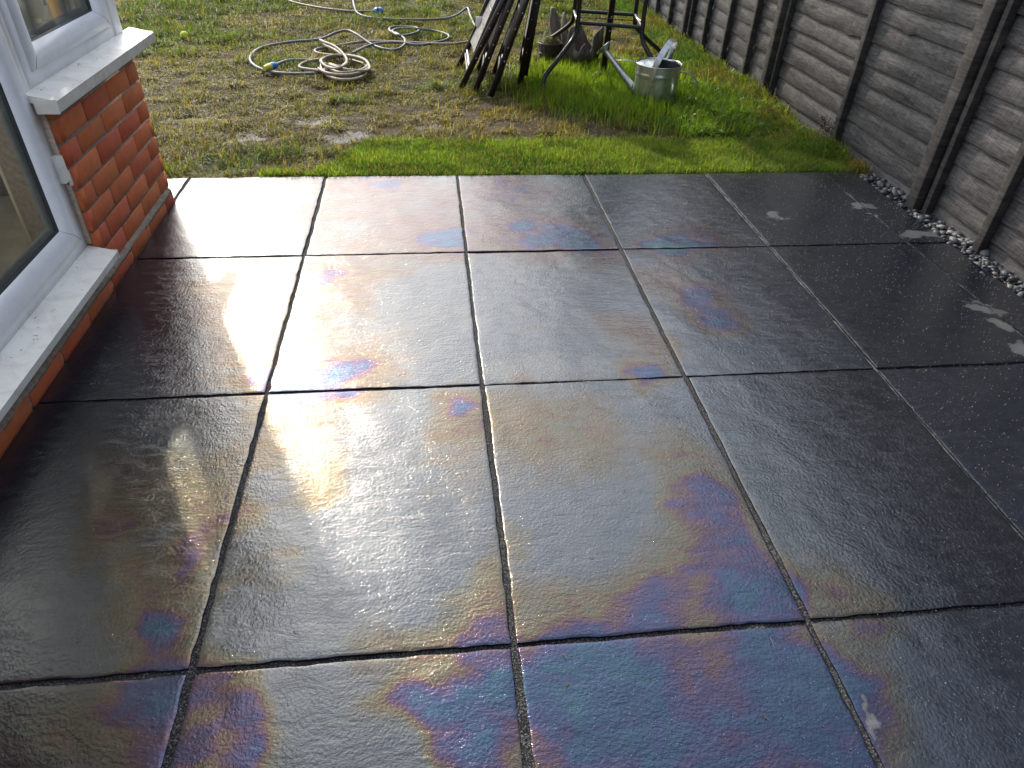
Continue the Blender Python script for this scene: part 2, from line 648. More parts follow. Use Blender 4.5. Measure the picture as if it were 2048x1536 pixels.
def mat_brick():
    mt, nt, b = new_mat('red_brick')
    g = N(nt)
    v = g.coord()
    c = g.attr('tint').outputs['Color']
    f = g.noise(v, 26, 6, 0.65)
    f2 = g.noise(v, 160, 4, 0.7)
    base = g.mixc(1.0, c, g.ramp(f, [(0.3, 0.82), (0.7, 1.10)]), 'MULTIPLY')
    base = g.mixc(g.ramp(f2, [(0.62, 0.0), (0.78, 0.3)]), base, (0.12, 0.035, 0.02))
    base = g.mixc(g.ramp(g.noise(v, 9, 6, 0.7, 1.0), [(0.62, 0.0), (0.80, 0.22)]), base, (0.45, 0.33, 0.26))
    g.link(base, b.inputs['Base Color'])
    b.inputs['Roughness'].default_value = 0.78
    b.inputs['Specular IOR Level'].default_value = 0.35
    g.link(g.bump(g.math('ADD', f2, f), 0.5, 0.003), b.inputs['Normal'])
    return mt


def mat_upvc(name, dirt=0.3, col=(0.78, 0.78, 0.79)):
    mt, nt, b = new_mat(name)
    g = N(nt)
    v = g.coord()
    f = g.noise(v, 14, 7, 0.7, 0.8)
    f2 = g.noise(g.coord(scale=(1, 0.35, 1), rot=(0, 0, 0.3)), 70, 4, 0.7)
    base = g.mixc(g.math('MULTIPLY', g.ramp(f, [(0.45, 0.0), (0.75, 1.0)]), dirt), col, (0.42, 0.37, 0.30))
    base = g.mixc(g.math('MULTIPLY', g.ramp(f2, [(0.68, 0.0), (0.74, 1.0)]), dirt * 1.3, clamp=True), base, (0.12, 0.10, 0.08))
    g.link(base, b.inputs['Base Color'])
    g.link(g.ramp(f, [(0.3, 0.28), (0.8, 0.55)]), b.inputs['Roughness'])
    return mt


def mat_glass():
    mt, nt, b = new_mat('window_glass')
    g = N(nt)
    nt.nodes.remove(b)
    tr = g.add('ShaderNodeBsdfTransparent')
    tr.inputs['Color'].default_value = (0.965, 0.98, 0.965, 1)
    gl = g.add('ShaderNodeBsdfGlossy')
    gl.inputs['Roughness'].default_value = 0.01
    df = g.add('ShaderNodeBsdfDiffuse')
    df.inputs['Color'].default_value = (0.5, 0.47, 0.40, 1)
    f = g.schlick(0.03)
    mx = g.add('ShaderNodeMixShader')
    g.link(f, mx.inputs['Fac'])
    g.link(tr.outputs[0], mx.inputs[1])
    g.link(gl.outputs[0], mx.inputs[2])
    dust = g.ramp(g.noise(g.coord(), 6, 6, 0.7), [(0.4, 0.06), (0.75, 0.14)])
    m2 = g.add('ShaderNodeMixShader')
    g.link(dust, m2.inputs['Fac'])
    g.link(mx.outputs[0], m2.inputs[1])
    g.link(df.outputs[0], m2.inputs[2])
    g.link(m2.outputs[0], nt.nodes['Material Output'].inputs['Surface'])
    return mt


def mat_galv():
    mt, nt, b = new_mat('galvanised_steel')
    g = N(nt)
    v = g.coord()
    vo = g.add('ShaderNodeTexVoronoi')
    vo.inputs['Scale'].default_value = 60
    g.link(v, vo.inputs['Vector'])
    f = g.noise(g.coord(scale=(1, 1, 0.15)), 60, 4)
    base = g.mixc(0.4, g.ramp(vo.outputs['Distance'], [(0.1, (0.50, 0.53, 0.54)), (0.7, (0.66, 0.68, 0.68))]), g.ramp(f, [(0.3, 0.42), (0.7, 0.66)]))
    g.link(base, b.inputs['Base Color'])
    b.inputs['Metallic'].default_value = 0.92
    g.link(g.ramp(f, [(0.3, 0.24), (0.7, 0.38)]), b.inputs['Roughness'])
    return mt


M = dict(
    slab=mat_slab(), grout=mat_grout(), soil=mat_soil(), grass=mat_grass(), glass=mat_glass(), galv=mat_galv(), brick=mat_brick(),
    fence=mat_fence('weathered_fence_wood', (0.015, 0.015, 0.016), (0.060, 0.058, 0.058), (0.125, 0.119, 0.116)),
    batten=mat_fence('dark_fence_batten', (0.016, 0.015, 0.0145), (0.036, 0.034, 0.032), (0.075, 0.068, 0.062), 3.0),
    mortar=simple('mortar', (0.20, 0.16, 0.122), 0.9, var=0.35, scale=60, bump=0.5),
    upvc=mat_upvc('white_upvc', 0.24), sill=mat_upvc('dirty_white_upvc', 0.6, (0.74, 0.72, 0.67)),
    gasket=simple('black_gasket', (0.02, 0.02, 0.022), 0.5),
    sealant=simple('beige_sealant', (0.50, 0.38, 0.30), 0.7, var=0.3, scale=90),
    plaster=simple('cream_plaster', (0.62, 0.56, 0.42), 0.8, var=0.08, scale=6),
    floor=simple('pale_floor', (0.74, 0.66, 0.48), 0.4, var=0.2, scale=8),
    fabric=simple('cream_fabric', (0.82, 0.78, 0.66), 0.85, var=0.1, scale=50, bump=0.2),
    steel_dark=simple('dark_painted_steel', (0.018, 0.017, 0.018), 0.35, var=0.3, scale=60, bump=0.12),
    bar=simple('brown_black_bar', (0.022, 0.017, 0.015), 0.42, var=0.35, scale=50, bump=0.12),
    chrome=simple('bright_steel', (0.62, 0.63, 0.64), 0.3, metal=1.0, var=0.1),
    mesh_fabric=simple('grey_mesh_fabric', (0.20, 0.20, 0.195), 0.55, var=0.3, scale=28, bump=0.4, bscale=900),
    grey_trim=simple('grey_spacer', (0.12, 0.13, 0.13), 0.45),
    shaded_zinc=simple('shaded_zinc', (0.06, 0.065, 0.075), 0.6, metal=0.3),  # zinc darkened to paint in the shade inside the can
    white=simple('white_plastic', (0.72, 0.72, 0.74), 0.4, var=0.06),
    hose_grey=simple('grey_hose', (0.105, 0.115, 0.118), 0.5, var=0.2, scale=40),
    hose_beige=simple('beige_hose', (0.205, 0.175, 0.125), 0.55, var=0.25, scale=40),
    blue=simple('blue_plastic', (0.015, 0.17, 0.42), 0.35, var=0.1),
    yellow=simple('yellow_plastic', (0.45, 0.42, 0.05), 0.4, var=0.15),
    ball=simple('tennis_felt', (0.50, 0.58, 0.07), 0.95, var=0.2, scale=120, bump=0.7, bscale=400),
    oldball=simple('old_brown_felt', (0.20, 0.14, 0.045), 0.95, var=0.35, scale=90, bump=0.8, bscale=400),
    slate=None,
    canopy=simple('dark_parasol_fabric', (0.06, 0.055, 0.05), 0.85, var=0.2, scale=40, bump=0.3),
    terracotta=simple('dark_pot', (0.05, 0.035, 0.025), 0.7, var=0.4, scale=40, bump=0.4),
    straw=simple('dry_moss', (0.20, 0.19, 0.07), 0.95, var=0.5, scale=90, bump=0.9, bscale=300),
    roof=simple('grey_roofing', (0.10, 0.10, 0.10), 0.8),
    tableglass=None,
)
# slate chips: per-chip tint
mt, nt, b = new_mat('slate_chip')
g = N(nt)
c = g.attr('tint').outputs['Color']
g.link(g.mixc(1.0, c, g.ramp(g.noise(g.coord(), 120, 5, 0.7), [(0.3, 0.7), (0.7, 1.15)]), 'MULTIPLY'), b.inputs['Base Color'])
b.inputs['Roughness'].default_value = 0.5
g.link(g.bump(g.noise(g.coord(scale=(1, 1, 3)), 160, 4), 0.5, 0.002), b.inputs['Normal'])
M['slate'] = mt
# stump wood
mt, nt, b = new_mat('weathered_stump')
g = N(nt)
gr = g.noise(g.coord(scale=(1, 1, 0.16)), 55, 7, 0.7, 1.5)
bl = g.noise(g.coord(), 9, 4, 0.6)
up_ = g.attr('rim').outputs['Fac']
base = g.ramp(gr, [(0.3, (0.030, 0.021, 0.014)), (0.55, (0.105, 0.074, 0.048)), (0.75, (0.20, 0.155, 0.11))])
base = g.mixc(g.math('MULTIPLY', up_, g.ramp(bl, [(0.3, 0.35), (0.6, 1.0)])), base, g.ramp(gr, [(0.3, (0.09, 0.085, 0.08)), (0.7, (0.36, 0.34, 0.31))]))
g.link(base, b.inputs['Base Color'])
b.inputs['Roughness'].default_value = 0.85
g.link(g.bump(gr, 0.9, 0.012), b.inputs['Normal'])
M['stump'] = mt
# open weave of the chair fabric
nt = M['mesh_fabric'].node_tree
g = N(nt)
tr = g.add('ShaderNodeBsdfTransparent')
mx = g.add('ShaderNodeMixShader')
wv = g.math('GREATER_THAN', g.noise(g.coord(), 700, 1), 0.47)
g.link(wv, mx.inputs['Fac'])
g.link(tr.outputs[0], mx.inputs[1])
g.link(nt.nodes['Principled BSDF'].outputs[0], mx.inputs[2])
g.link(mx.outputs[0], nt.nodes['Material Output'].inputs['Surface'])
# clear table glass
mt, nt, b = new_mat('table_glass')
g = N(nt)
nt.nodes.remove(b)
tr = g.add('ShaderNodeBsdfTransparent')
tr.inputs['Color'].default_value = (0.9, 0.95, 0.93, 1)
gl = g.add('ShaderNodeBsdfGlossy')
gl.inputs['Roughness'].default_value = 0.02
mx = g.add('ShaderNodeMixShader')
g.link(g.schlick(), mx.inputs['Fac'])
g.link(tr.outputs[0], mx.inputs[1])
g.link(gl.outputs[0], mx.inputs[2])
g.link(mx.outputs[0], nt.nodes['Material Output'].inputs['Surface'])
M['tableglass'] = mt
# opal roof sheet
mt, nt, b = new_mat('opal_polycarbonate')
g = N(nt)
b.inputs['Base Color'].default_value = (0.75, 0.76, 0.74, 1)
b.inputs['Roughness'].default_value = 0.3
trn = g.add('ShaderNodeBsdfTranslucent')
trn.inputs['Color'].default_value = (0.9, 0.89, 0.84, 1)
mx = g.add('ShaderNodeMixShader')
mx.inputs['Fac'].default_value = 0.75
g.link(b.outputs[0], mx.inputs[1])
g.link(trn.outputs[0], mx.inputs[2])
g.link(mx.outputs[0], nt.nodes['Material Output'].inputs['Surface'])
M['opal'] = mt
# curtain
mt, nt, b = new_mat('striped_curtain')
g = N(nt)
c = g.attr('tint').outputs['Color']
g.link(g.mixc(1.0, c, g.ramp(g.noise(g.coord(scale=(1, 1, 0.1)), 60, 4), [(0.3, 0.75), (0.7, 1.1)]), 'MULTIPLY'), b.inputs['Base Color'])
b.inputs['Roughness'].default_value = 0.8
trn = g.add('ShaderNodeBsdfTranslucent')
g.link(g.mixc(1.0, c, (1.5, 1.5, 1.5), 'MULTIPLY'), trn.inputs['Color'])
mx = g.add('ShaderNodeMixShader')
mx.inputs['Fac'].default_value = 0.75
g.link(b.outputs[0], mx.inputs[1])
g.link(trn.outputs[0], mx.inputs[2])
g.link(mx.outputs[0], nt.nodes['Material Output'].inputs['Surface'])
M['curtain'] = mt

# ------------------------------------------------------------------ ground
EDGE_Y = 2.426          # far edge of the patio
MUD = [(-0.62, 2.75, 0.20), (-0.10, 2.82, 0.15), (0.05, 3.05, 0.16), (-0.45, 3.05, 0.16), (-0.3, 3.5, 0.14), (-0.8, 3.4, 0.13), (0.35, 3.75, 0.12), (-0.25, 2.62, 0.10), (0.45, 3.25, 0.14), (-0.95, 2.6, 0.14), (0.8, 3.15, 0.14), (0.95, 3.45, 0.13), (-1.1, 3.1, 0.14), (-0.15, 3.3, 0.13), (0.2, 3.45, 0.12)]


def mudf(x, y):
    t = 0
    for mx_, my_, r_ in MUD:
        t = t + np.exp(-(((x - mx_) / r_) ** 2 + ((y - my_) / (r_ * 0.7)) ** 2))
    return np.clip(t, 0, 1.2) * sstep(0.22, 0.52, fbm(np.asarray(x) * 6, np.asarray(y) * 6, 11, 3))


def ground_z(x, y):
    z = -0.020 + 0.040 * (fbm(x * 2.2, y * 2.2, 3, 4) - 0.5) + 0.028 * (fbm(x * 9, y * 9, 5, 3) - 0.5)
    z = z - 0.012 * mudf(x, y)
    inlawn = sstep(EDGE_Y - 0.06, EDGE_Y + 0.02, y)
    return z * inlawn + (-0.07) * (1 - inlawn)


def axis_coords(lo, hi, step, far):
    core = np.arange(lo, hi + 1e-6, step)
    out = []
    d, p = step, 0.0
    while p < far:
        d *= 1.25
        p += d
        out.append(p)
    out = np.array(out)
    return np.concatenate([(lo - out)[::-1], core, hi + out])


def grid_mesh(X, Y):
    gx, gy = np.meshgrid(X, Y)
    nx, ny = len(X), len(Y)
    idx = np.arange(nx * ny).reshape(ny, nx)
    q = np.stack([idx[:-1, :-1], idx[:-1, 1:], idx[1:, 1:], idx[1:, :-1]], -1).reshape(-1, 4)
    return gx.ravel(), gy.ravel(), q


gx, gy, q = grid_mesh(axis_coords(-3.0, 3.4, 0.025, 500), axis_coords(2.2, 9.0, 0.025, 500))
gz = ground_z(gx, gy)
gz = np.where((gx < -3.2) | (gx > 3.6) | (gy > 9.2) | (gy < 2.1), np.minimum(gz, -0.03), gz)
tag(mesh_np('ground', np.stack([gx, gy, gz], 1), [q], M['soil'], smooth=True,
            attrs={'wet': np.clip(mudf(gx, gy) * 0.95, 0, 1), 'grassy': np.clip(sstep(7.8, 8.8, gy) + sstep(-2.6, -3.6, gx), 0, 1)}), kind='structure')

# ------------------------------------------------------------------ patio
TW, TL = 0.6, 0.8236
XJ = [-1.2, -0.6, 0.0, 0.6, 1.2, 1.8, 2.4, 2.565]
YJ = [-3 * TL, -2 * TL, -TL, 0.0, TL, 2 * TL, EDGE_Y]
# film thickness marks: photo pixel, radius (m), nanometres
FILM = [(450, 400, .2, 70), (700, 400, .25, 92), (850, 420, .2, 98), (900, 475, .1, 128), (1010, 368, .1, 135), (1040, 400, .2, 90), (1050, 470, .12, 120), (1150, 485, .12, 145),
        (760, 360, .1, 130), (480, 575, .12, 100), (520, 690, .12, 98), (560, 740, .07, 128), (590, 775, .07, 148), (740, 550, .16, 98), (650, 560, .07, 122), (640, 690, .12, 100),
        (720, 730, .09, 140), (615, 745, .06, 130), (690, 760, .06, 135), (780, 660, .14, 55), (850, 560, .05, 0), (800, 590, .05, 0), (690, 455, .05, 30), (850, 400, .05, 30),
        (560, 830, .08, 100), (640, 840, .08, 98), (560, 890, .07, 102), (930, 850, .09, 112), (890, 830, .06, 105), (1050, 860, .13, 100), (1190, 870, .1, 98), (1100, 820, .1, 95),
        (1380, 910, .07, 98), (1370, 975, .06, 124), (1430, 1020, .06, 152), (1500, 1100, .05, 152), (1540, 1170, .05, 152), (1390, 1040, .06, 130), (1340, 1110, .08, 112), (1430, 1130, .07, 130),
        (1130, 1080, .12, 30), (1100, 1200, .09, 96), (1460, 1220, .06, 150), (1330, 1230, .07, 135), (1250, 1240, .05, 118), (960, 1150, .05, 126), (980, 1230, .05, 140), (1000, 1060, .04, 130),
        (790, 1270, .06, 100), (870, 1270, .05, 112), (860, 1420, .06, 132), (900, 1450, .06, 148), (980, 1330, .05, 132), (1000, 1380, .05, 148), (820, 1390, .05, 168), (950, 1490, .06, 150), (700, 1400, .08, 40),
        (480, 1400, .05, 132), (530, 1470, .06, 140), (400, 1080, .05, 128), (385, 1130, .03, 150), (340, 1240, .03, 152), (350, 1290, .04, 130), (300, 1180, .06, 105), (430, 950, .06, 102), (350, 1000, .08, 98),
        (240, 960, .08, 88), (200, 1080, .05, 118), (430, 1180, .05, 104), (480, 1050, .04, 126), (1390, 480, .1, 132), (1330, 495, .07, 150), (1400, 590, .05, 122), (1440, 630, .07, 135), (1330, 700, .06, 118),
        (1260, 660, .1, 95), (1130, 590, .14, 35), (1090, 640, .1, 60), (1320, 560, .08, 100), (1200, 1400, .12, 158), (1130, 1330, .08, 162), (1340, 1450, .1, 150), (1430, 1390, .06, 100), (1530, 1380, .07, 150),
        (1480, 1480, .07, 135), (60, 1480, .08, 100), (300, 1440, .08, 150), (1660, 1400, .1, 160), (780, 1000, .2, 25), (700, 1120, .15, 35), (880, 950, .1, 85), (640, 960, .06, 150), (560, 1120, .05, 100), (1290, 760, .05, 150),
        (920, 800, .05, 150), (1650, 1000, .15, 30), (1560, 860, .12, 30), (1700, 1170, .07, 128)]
DRY = [(945, 650, .085, 1.0), (925, 620, .05, .8), (1080, 735, .10, 1.0), (1010, 740, .08, .9), (1190, 735, .08, .8), (600, 522, .05, 1.0), (925, 463, .06, .9), (1060, 505, .05, .6), (1160, 440, .07, .5), (1290, 780, .03, .7), (1280, 800, .035, .8), (1355, 850, .02, .9)]
WET = [(1850, 1400, .5, 1.0), (1950, 1250, .3, .9), (100, 1480, .4, 1.0), (520, 1150, .16, .9), (600, 1260, .16, .7), (500, 1400, .2, .7), (1560, 900, .2, .55), (1650, 1080, .25, .6), (1330, 600, .15, .35), (1200, 1450, .35, .35)]
RES = [(1835, 470, .06, .95), (1860, 468, .05, .9), (1890, 470, .06, 1.0), (1560, 430, .05, .6), (1725, 412, .05, .9), (1745, 430, .04, .6), (1500, 425, .025, .6),
       (1985, 620, .05, .85), (2005, 650, .05, 1.0), (2030, 690, .05, 1.0), (1950, 600, .03, .6), (1722, 1405, .012, .9), (1728, 1425, .012, .9), (1735, 1445, .011, .8), (1660, 600, .035, .45)]


def field(x, y, marks, wa=0.05):
    """sum of soft spots given in photo pixels, clipped to 1"""
    wx = x + wa * (fbm(x * 9, y * 9, 41) - 0.5)
    wy = y + wa * (fbm(x * 9, y * 9, 47) - 0.5)
    t = np.zeros_like(x)
    for px, py, r, a in marks:
        p = at(px, py)
        t = np.maximum(t, a * np.exp(-((wx - p[0]) ** 2 + (wy - p[1]) ** 2) / (r * r)))
    return t


def film_field(x, y, k=0):
    wx = x + 0.16 * (fbm(x * 5, y * 5, 21) - 0.5) + 0.04 * (fbm(x * 18, y * 18, 23) - 0.5)
    wy = y + 0.17 * (fbm(x * 5, y * 5, 31) - 0.5) + 0.04 * (fbm(x * 18, y * 18, 33) - 0.5)
    b0 = 55 * fbm(x * 3 + k * 5.3, y * 3, 51) - 14 + 14 * (vnoise(k * 1.7, 0.5, 9) - 0.5)
    num, den = b0 * 0.6, np.full_like(x, 0.6)
    for px, py, r, v in FILM:
        p = at(px, py)
        w = 3.2 * np.exp(-((wx - p[0]) ** 2 + ((wy - p[1]) / 1.2) ** 2) / (r * r * 1.1))
        num = num + w * v
        den = den + w
    t = num / den
    t = t + 46 * (fbm(x * 9 + 3 * y, y * 21 - 4 * x, 57, 4) - 0.5) + 22 * (fbm(x * 34, y * 34, 59, 3) - 0.5)
    return np.interp(t, [-20, 0, 45, 66, 95, 112, 135, 165], [146, 150, 164, 204, 220, 276, 318, 328]) * (1 + np.clip(0.17 * (y - 0.9) / 1.5, -0.125, 0.12)), sstep(42, 100, t)


A_fa = []
SV, SF, A_film, A_dry, A_wet, A_res, A_lin = [], [], [], [], [], [], []
off = 0
for j in range(len(YJ) - 1):
    for i in range(len(XJ) - 1):
        hwj = [0.0068, 0.0068, 0.0075, 0.0072, 0.0062, 0.0052, 0.0048, 0.0048]
        x0, x1 = XJ[i] + hwj[i], XJ[i + 1] - (hwj[i + 1] if i < len(XJ) - 2 else 0)
        y0, y1 = YJ[j] + 0.0058, YJ[j + 1] - (0.0058 if j < len(YJ) - 2 else 0)
        jit = rng.normal(0, 0.0012, 4)
        x0, x1, y0, y1 = x0 + jit[0], x1 + jit[1], y0 + jit[2], y1 + jit[3]
        st = 0.010 if j >= 2 else 0.03

        def lin(a, b):
            k = max(3, int((b - a) / st))
            return np.concatenate([[a, a + 0.0025], np.linspace(a + 0.006, b - 0.006, k), [b - 0.0025, b]])
        X, Y = lin(x0, x1), lin(y0, y1)
        sx, sy, qq = grid_mesh(X, Y)
        nx, ny = len(X), len(Y)
        dx = np.minimum(sx - x0, x1 - sx)
        dy = np.minimum(sy - y0, y1 - sy)
        de = np.minimum(dx, dy)
        u, v = sx + i * 3.1, sy + j * 2.3
        z = 0.0030 * (fbm(u * 3, v * 3, 61, 3) - 0.5) + 0.0022 * (fbm(u * 14 + v * 5, v * 9, 63, 3) - 0.5)
        # a long shallow ripple across the riven face
        ph = (u * 0.55 + v * 0.83) * 9 + 2.2 * fbm(u * 2, v * 2, 67, 2)
        z = z + 0.0011 * np.clip(np.sin(ph * 1.7), -0.2, 1) * sstep(0.45, 0.7, fbm(u * 1.6, v * 1.6, 69, 2))
        z = z - 0.0009 * np.exp(-de / 0.0022)
        z = z + rng.normal(0, 0.0006) + rng.normal(0, 0.0008) * (sx - x0) + rng.normal(0, 0.0008) * (sy - y0)
        # uneven chipped edges
        ex = (fbm(sy * 26, sx * 3 + i, 71) - 0.5) * 0.007 * np.exp(-dx / 0.006)
        ey = (fbm(sx * 26, sy * 3 + j, 73) - 0.5) * 0.007 * np.exp(-dy / 0.006)
        px_, py_ = sx + ex * np.sign(sx - (x0 + x1) / 2), sy + ey * np.sign(sy - (y0 + y1) / 2)
        top = np.stack([px_, py_, z], 1)
        idx = np.arange(nx * ny).reshape(ny, nx)
        ring = np.concatenate([idx[0, :-1], idx[:-1, -1], idx[-1, :0:-1], idx[:0:-1, 0]])
        rim_ = top[ring].copy()
        bot = top[ring].copy()
        bot[:, 2] = -0.035
        nb = len(ring)
        ri = np.arange(nb) + nx * ny
        bi = ri + nb
        skirt = np.stack([ri, bi, np.roll(bi, -1), np.roll(ri, -1)], 1)
        SV += [top, rim_, bot]
        SF += [qq + off, skirt + off]
        xa, ya = np.concatenate([sx, sx[ring], sx[ring]]), np.concatenate([sy, sy[ring], sy[ring]])
        ff = film_field(xa, ya, i * 3.1 + j * 7.7)
        A_film.append(ff[0])
        A_fa.append(ff[1])
        A_dry.append(field(xa, ya, DRY))
        A_wet.append(field(xa, ya, WET))
        A_res.append(field(xa, ya, RES, 0.17))
        A_lin.append(np.full_like(xa, rng.random()))
        off += nx * ny + 2 * nb
cc = np.concatenate
tag(mesh_np('patio', cc(SV), SF, M['slab'], smooth=True,
            attrs={'film': cc(A_film), 'film_amount': cc(A_fa), 'dry': cc(A_dry), 'wet': cc(A_wet), 'residue': cc(A_res), 'slab_tone': cc(A_lin)}), kind='structure')

# jointing sand between the slabs
JV, JF, JP = [], [], []
off = 0


def joint(x0, x1, y0, y1, z, pale, n):
    global off
    if x1 - x0 > y1 - y0:
        X, Y = np.linspace(x0, x1, n), np.linspace(y0, y1, 5)
    else:
        X, Y = np.linspace(x0, x1, 5), np.linspace(y0, y1, n)
    sx, sy, qq = grid_mesh(X, Y)
    zz = z + 0.004 * (fbm(sx * 60, sy * 60, 81, 3) - 0.5) + 0.004 * (fbm(sx * 6, sy * 6, 83, 2) - 0.5)
    JV.append(np.stack([sx, sy, zz], 1))
    JF.append(qq + off)
    JP.append(np.clip(pale * sstep(0.30, 0.62, fbm(sx * 45, sy * 45, 85, 3)), 0, 1))
    off += len(sx)


for x in XJ[1:-1]:
    joint(x - 0.011, x + 0.011, YJ[0], EDGE_Y - 0.004, -0.0055, 0.0 if x < 1.0 else (0.12 if x < 1.5 else 1.0), 700)  # right-hand joints coloured paler: dusty sand with sunlight painted in
for y in YJ[1:-1]:
    for xa, xb in zip(XJ[:-1], XJ[1:]):
        joint(xa + 0.0115, xb - 0.0115, y - 0.010, y + 0.010, -0.0066, 0.05, 90)
tag(mesh_np('patio_joints', cc(JV), JF, M['grout'], smooth=True, attrs={'pale': cc(JP)}), kind='structure')
bed = MB()
bed.box((-1.22, YJ[0], -0.066), (2.70, EDGE_Y - 0.01, -0.036))
tag(bed.build('patio_bed', M['mortar']), kind='structure')

# ------------------------------------------------------------------ house
house = thing('house', 'red brick house corner with white framed windows beside the wet patio', 'house', (-0.612, 2.2, 0))
HB = Vector(house.location)


def under(o, parent_world=HB):
    o.location = -parent_world
    return o


BV, BF, BC = [], [], []


def brick_face(o, u, w, n, length, beds, first_half, face=0.0, tints=1.0):
    """bricks on a plane: origin o, run u, up w, outward n"""
    o, u, w, n = (Vector(a) for a in (o, u, w, n))
    L, H, J, pz = 0.2115, 0.0705, 0.0098, 0.0705
    for k in range(beds):
        s0 = -(L / 2 if (k % 2 == first_half) else 0)
        while s0 < length:
            a, b_ = max(s0, 0) + (J / 2 if s0 > 0 else 0), min(s0 + L, length) - (J / 2 if s0 + L < length else 0)
            s0 += L
            if b_ - a < 0.02:
                continue
            z0, z1 = k * pz + J / 2, (k + 1) * pz - J / 2
            ch = 0.0022
            pr = face + random.uniform(-0.0012, 0.0012)
            base = len(BV)
            jt = [random.uniform(-0.0013, 0.0013) for _ in range(4)]
            for dpt, ins in ((-0.03, 0), (pr - ch, 0), (pr, ch)):
                for (s_, t_) in ((a + ins + jt[0], z0 + ins + jt[2]), (b_ - ins + jt[1], z0 + ins + jt[2]), (b_ - ins + jt[1], z1 - ins + jt[3]), (a + ins + jt[0], z1 - ins + jt[3])):
                    BV.append(tuple(o + u * s_ + w * t_ + n * dpt))
            for r_ in (0, 4):
                for e in range(4):
                    e2 = (e + 1) % 4
                    BF.append([base + r_ + e, base + r_ + e2, base + r_ + 4 + e2, base + r_ + 4 + e])
            BF.append([base + 8, base + 9, base + 10, base + 11])
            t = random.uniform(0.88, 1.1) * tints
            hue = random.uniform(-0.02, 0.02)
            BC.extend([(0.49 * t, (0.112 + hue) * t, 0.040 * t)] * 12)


# dwarf wall facing the patio, garden end, plinth courses, and the solid wall further along
CX, CY = -0.612, 2.2
brick_face((CX, 1.462, 0.0505), (0, 1, 0), (0, 0, 1), (1, 0, 0), CY - 1.462, 8, 1)
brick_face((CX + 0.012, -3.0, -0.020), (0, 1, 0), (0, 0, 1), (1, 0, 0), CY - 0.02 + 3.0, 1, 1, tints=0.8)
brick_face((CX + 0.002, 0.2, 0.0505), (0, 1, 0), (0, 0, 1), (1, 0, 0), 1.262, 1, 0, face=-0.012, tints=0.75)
brick_face((CX, -3.0, 0.0505), (0, 1, 0), (0, 0, 1), (1, 0, 0), 3.2, 29, 0)
brick_face((CX - 0.001, CY - 0.001, 0.0505), (-1, 0, 0), (0, 0, 1), (0, 1, 0), 3.4, 8, 0)
brick_face((CX - 0.10, 1.462, 0.0505), (1, 0, 0), (0, 0, 1), (0, -1, 0), 0.1005, 8, 1)
ow = mesh_np('brick_wall', BV, BF, M['brick'], house, cols=np.array(BC))
under(ow)
mo = MB()
e = 0.0045
mo.box((CX - 0.2, 1.462 + e, -0.05), (CX - e, CY - e, 0.60))
mo.box((CX - 0.2, 0.2, -0.05), (CX - e - 0.012, 1.462 + e - 0.001, 0.112))
mo.box((CX - 0.2, -3.0, -0.05), (CX - e, 0.199, 2.10))
mo.box((-4.0, CY - 0.2, -0.05), (CX - 0.201, CY - e, 0.60))
mo.box((CX - e + 0.001, -3.0, -0.05), (CX + 0.0075, CY - 0.024, 0.0505))
# mortar fillet on top of the plinth
fl = []
for k in range(240):
    y = -3.0 + (CY - 0.03 + 3.0) * k / 239
    h = 0.005 + 0.009 * float(fbm(y * 14, 0.3, 91, 3))
    w_ = 0.010 + 0.005 * float(fbm(y * 19, 4.3, 93, 3))
    fl.append(((CX - 0.004, y, 0.049 + h), (CX + w_, y, 0.046), (CX + w_, y, 0.036), (CX - 0.004, y, 0.036)))
o_ = len(mo.v)
for r_ in fl:
    mo.v += [tuple(p) for p in r_]
for k in range(len(fl) - 1):
    for e_ in range(3):
        mo.f.append([o_ + 4 * k + e_, o_ + 4 * k + e_ + 1, o_ + 4 * k + 5 + e_, o_ + 4 * k + 4 + e_])
under(mo.build('mortar_bed', M['mortar'], house))


def ring_frame(mb, plane, y0, y1, z0, z1, rings):
    """mitred window frame; plane maps (offset along run, depth, z) to the world"""
    o = len(mb.v)
    for ins, d in rings:
        for yy, zz in ((y0 + ins, z0 + ins), (y1 - ins, z0 + ins), (y1 - ins, z1 - ins), (y0 + ins, z1 - ins)):
            mb.v.append(plane(yy, d, zz))
    for r_ in range(len(rings) - 1):
        for k in range(4):
            k2 = (k + 1) % 4
            mb.f.append([o + 4 * r_ + k, o + 4 * r_ + k2, o + 4 * r_ + 4 + k2, o + 4 * r_ + 4 + k])


OUT = [(0.0, -0.075), (0.0, 0.0), (0.044, 0.0), (0.0455, -0.003)]
SASH = [(0.0462, -0.02), (0.0462, 0.009), (0.049, 0.012), (0.078, 0.012), (0.103, -0.012), (0.103, -0.030)]
GASK = [(0.1025, -0.014), (0.1075, -0.0165), (0.1075, -0.026)]


